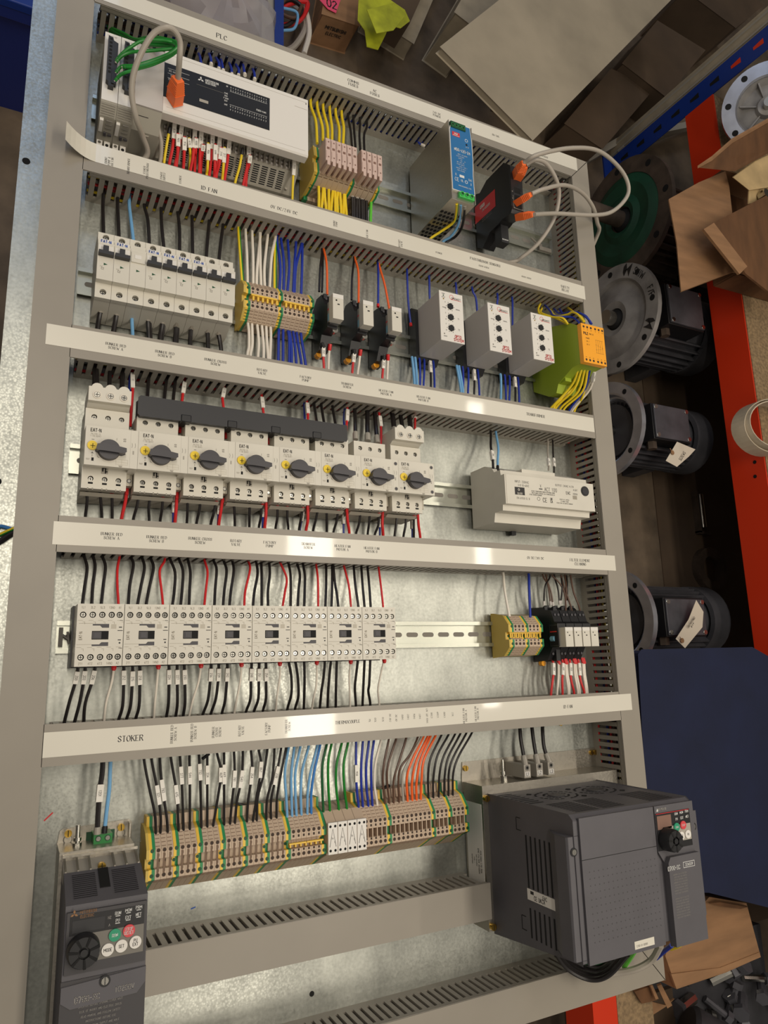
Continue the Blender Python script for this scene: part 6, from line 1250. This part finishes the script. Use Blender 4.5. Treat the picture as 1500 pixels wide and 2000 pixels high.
c=P(1330,1990,-560); m=MB(); m.lathe([(0,0),(70,0),(78,10),(78,150),(70,160),(62,160),(60,150),(0,150)],(0,0,0),'motor',n=36); m.ring((0,0,155),66,80,8,'metal'); tag(m.build('black_drum',loc=(c.x,c.y-40,FZ+290),rot=(.5,.9,0)),'black metal drum with a shiny rim at the bottom right','drum')
m=MB(); m.box(c.x-120,c.x+60,c.y-160,c.y+30,FZ,FZ+215,'card3'); tag(m.build('dark_crate'),'dark crate under the black drum','crate')
for i in range(14):
    px,py=1345+(i%5)*36+random.uniform(-8,8),1915+(i//5)*32+random.uniform(-6,6); a=P(px,py,-640); m=MB(); m.cyl((0,0,0),9+i%3*3,70,'metal' if i%2 else 'motor2',n=8); m.cyl((0,0,62),16+i%3*3,16,'motor2',n=6)
    tag(m.build('scrap_bolt',loc=a,rot=(random.uniform(.6,1.5),random.uniform(-.6,.6),random.uniform(0,6))),'dark steel bolt in the scrap pile at the bottom right corner','bolt','scrap bolts at the bottom right corner')
m=MB(); m.box(1440,1900,-1300,-790,FZ,-650,'motor'); tag(m.build('scrap_bin'),'dark bin holding the scrap bolts at the bottom right corner','bin')
# top of the picture: floor, cartons, tray, sheet
Zs=-420
cor=[P(1040,272,Zs),P(862,92,Zs)]
u=(cor[1]-cor[0])
w_=(P(1308,0,Zs)-cor[0]).normalized()*1250
m=MB(); m.slab([cor[0],cor[0]+w_,cor[0]+w_+u,cor[0]+u],22,'sheet'); 
tag(m.build('tabletop',bevel=3),'large pale grey tabletop leaning out behind the top edge of the panel','tabletop')
c_=cor[0]+u*.5+w_*.5
m=MB(); m.box(c_.x-60,c_.x+60,c_.y-60,c_.y+60,FZ,Zs-22,'card3'); tag(m.build('pedestal'),'dark pedestal under the pale grey tabletop','pedestal')
pl=[P(870,150,FZ),P(826,118,FZ),P(1000,-180,FZ),P(1060,-130,FZ)]; H=200
m=MB(); m.add([(p.x,p.y,FZ) for p in pl]+[(p.x,p.y,FZ+H) for p in pl],[(0,1,2,3),(7,6,5,4),(0,1,5,4),(1,2,6,5),(2,3,7,6),(3,0,4,7)],'rack_grey'); tag(m.build('plinth',bevel=4),'beige painted plinth standing on the floor left of the tabletop','plinth')
def carton(name,label,cat,base,h,mt,extra=None):
    pl=[P(x,y,FZ) for x,y in base]; n=len(pl); m=MB(); m.add([(p.x,p.y,FZ) for p in pl]+[(p.x,p.y,FZ+h) for p in pl],[tuple(range(n)),tuple(range(2*n-1,n-1,-1))]+[(i,(i+1)%n,n+(i+1)%n,n+i) for i in range(n)],mt)
    if extra: extra(m,pl)
    return tag(m.build(name,bevel=3),label,cat)
def mk(m,pl):
    a,b=pl[0],pl[1]; d=(a-b).normalized(); n=Vector((0,0,1)).cross(d); 
    if n.y>0: n=-n
    c=(a+b)/2+n*1.5
    m.text('MITSUBISHI',(c.x,c.y,FZ+72),11,'ink',u=d,v=(0,0,1),w=.2); m.text('ELECTRIC',(c.x,c.y,FZ+52),10,'ink',u=d,v=(0,0,1),w=.16)
carton('cardboard_box','brown carton printed MITSUBISHI on the floor above the COMMS FUSES label','cardboard box',[(672,104),(603,83),(625,-40),(700,-30)],110,'card',mk)
carton('steel_tray','grey steel tray on the floor holding a carton wrapped in yellow film','tray',[(787,116),(700,62),(735,-60),(850,-30)],70,'rack_grey')
pl=[P(770,95,FZ+70),P(708,56,FZ+70),P(740,-40,FZ+70),P(822,-20,FZ+70)]; m=MB(); m.add([tuple(p) for p in pl]+[(p.x,p.y,FZ+170) for p in pl],[(0,1,2,3),(7,6,5,4),(0,1,5,4),(1,2,6,5),(2,3,7,6),(3,0,4,7)],'card3'); tag(m.build('cardboard_box'),'dark brown carton standing in the grey steel tray','cardboard box')
m=MB(); c=(pl[0]+pl[1]+pl[2]+pl[3])/4; 
for L in ([(700,0),(752,-6),(790,20),(800,42),(782,56),(760,50),(752,70),(738,98),(716,92),(712,60),(698,40)],[(716,20),(770,6),(792,30),(768,60),(735,66)]):
    m.slab([P(a,b,FZ+172+4*len(m.f)) for a,b in L],2,'hivis')
tag(m.build('yellow_film'),'crumpled bright yellow film over the carton in the steel tray','film')
m=MB(); m.slab([P(624,0,FZ+115),P(665,0,FZ+115),P(656,26,FZ+115),P(640,18,FZ+115)],1,'pinktag'); m.text('02',P(648,8,FZ+116),26,'ink',w=.14); tag(m.build('pink_note'),'bright pink note on top of the MITSUBISHI carton','note')
for i,(pts,mt,z) in enumerate((([(545,5),(575,15),(596,50),(575,90),(545,105)],'wgrey',-800),([(552,0),(590,10),(604,60),(594,105)],'wwhite',-790),([(535,40),(560,10),(600,5),(585,40),(545,52)],'wred',-770),([(540,10),(570,0),(590,20),(560,50),(538,45)],'wblack',-760),([(560,-5),(545,20),(575,35),(590,10)],'wbrown',-750),([(550,15),(580,25),(575,55),(550,60)],'wlblue',-745))):
    tag(MB().tube(spline([P(a,b,z) for a,b in pts],6),9-i,mt,8).build('cable_loop'),['grey cable loop hanging lowest in','white cable loop nearest the carton in','red cable loop in','black cable loop in','brown cable loop in','light blue cable loop in'][i]+' the tangle above the top trunking','cable','tangled cables above the top trunking')
m=MB(); a,b_=P(520,110,-760),P(528,-40,-760); m.box(a.x-20,a.x+14,a.y-60,a.y+600,-800,-740,'grey_mid'); m.box(a.x+14,a.x+40,a.y-60,a.y+600,-810,-730,'rack_blue'); tag(m.build('blue_rail'),'blue and grey steel rail on the floor beside the cable tangle','rail')
# translucent bag
m=MB(); c=P(440,8,-640); n1_,n2_=26,14; vs=[]
for i in range(n2_+1):
    ph=math.pi*i/n2_
    for j in range(n1_):
        th=2*math.pi*j/n1_; r=1+.09*math.sin(th*5+ph*3)+.06*math.sin(th*9-ph*5)
        vs.append((c.x+150*r*math.sin(ph)*math.cos(th),c.y+20+150*r*math.sin(ph)*math.sin(th),c.z-60+110*r*math.cos(ph)))
m.add(vs,[(i*n1_+j,i*n1_+(j+1)%n1_,(i+1)*n1_+(j+1)%n1_,(i+1)*n1_+j) for i in range(n2_) for j in range(n1_)],'bag'); tag(m.build('plastic_bag'),'crumpled translucent plastic bag above the PLC label','bag')
m=MB(); m.box(c.x-180,c.x+130,c.y-140,c.y+300,FZ,-812,'card'); tag(m.build('cardboard_sheet'),'flat brown cardboard under the translucent bag','cardboard')
# brown stepped cartons behind the tabletop and by the upright
for i,(b,h,mt) in enumerate((([(1130,330),(1060,285),(1150,180),(1230,215)],120,'card3'),([(1242,240),(1160,180),(1228,98),(1318,150)],150,'card3'),([(1345,135),(1250,70),(1290,20),(1400,90)],230,'card3'))):
    carton('cardboard_box','dusty brown carton between the tabletop and the blue upright, %s from the panel'%['nearest','middle','farthest'][i],'cardboard box',b,h,mt)
# blue bin at the top left
base=P(30,222,FZ); t=thing('storage_bin','dark blue storage bin with a bright blue rim on the floor at the top left','storage bin',(0,0,0))
y0=base.y; k=(860.69+30-(-850)*0)
m=MB(); m.prism([(y0+8,FZ),(y0-6,FZ+330),(y0+520,FZ+330),(y0+500,FZ)],'x',base.x-420,base.x+35,'bin_blue'); m.build('tub',t)
m=MB(); m.box(base.x-440,base.x+44,y0-22,y0+540,FZ+330,FZ+352,'rack_blue'); m.box(base.x-438,base.x+42,y0-20,y0-4,FZ+300,FZ+330,'bin_blue'); m.build('rim',t,bevel=3)
m=MB(); m.box(base.x-400,base.x+20,y0+10,y0+500,FZ+352,FZ+372,'card'); m.box(base.x-60,base.x-45,y0+10,y0+500,FZ+372,FZ+373,'black2'); tag(m.build('cardboard_sheet'),'flat cardboard lying on top of the blue bin','cardboard')
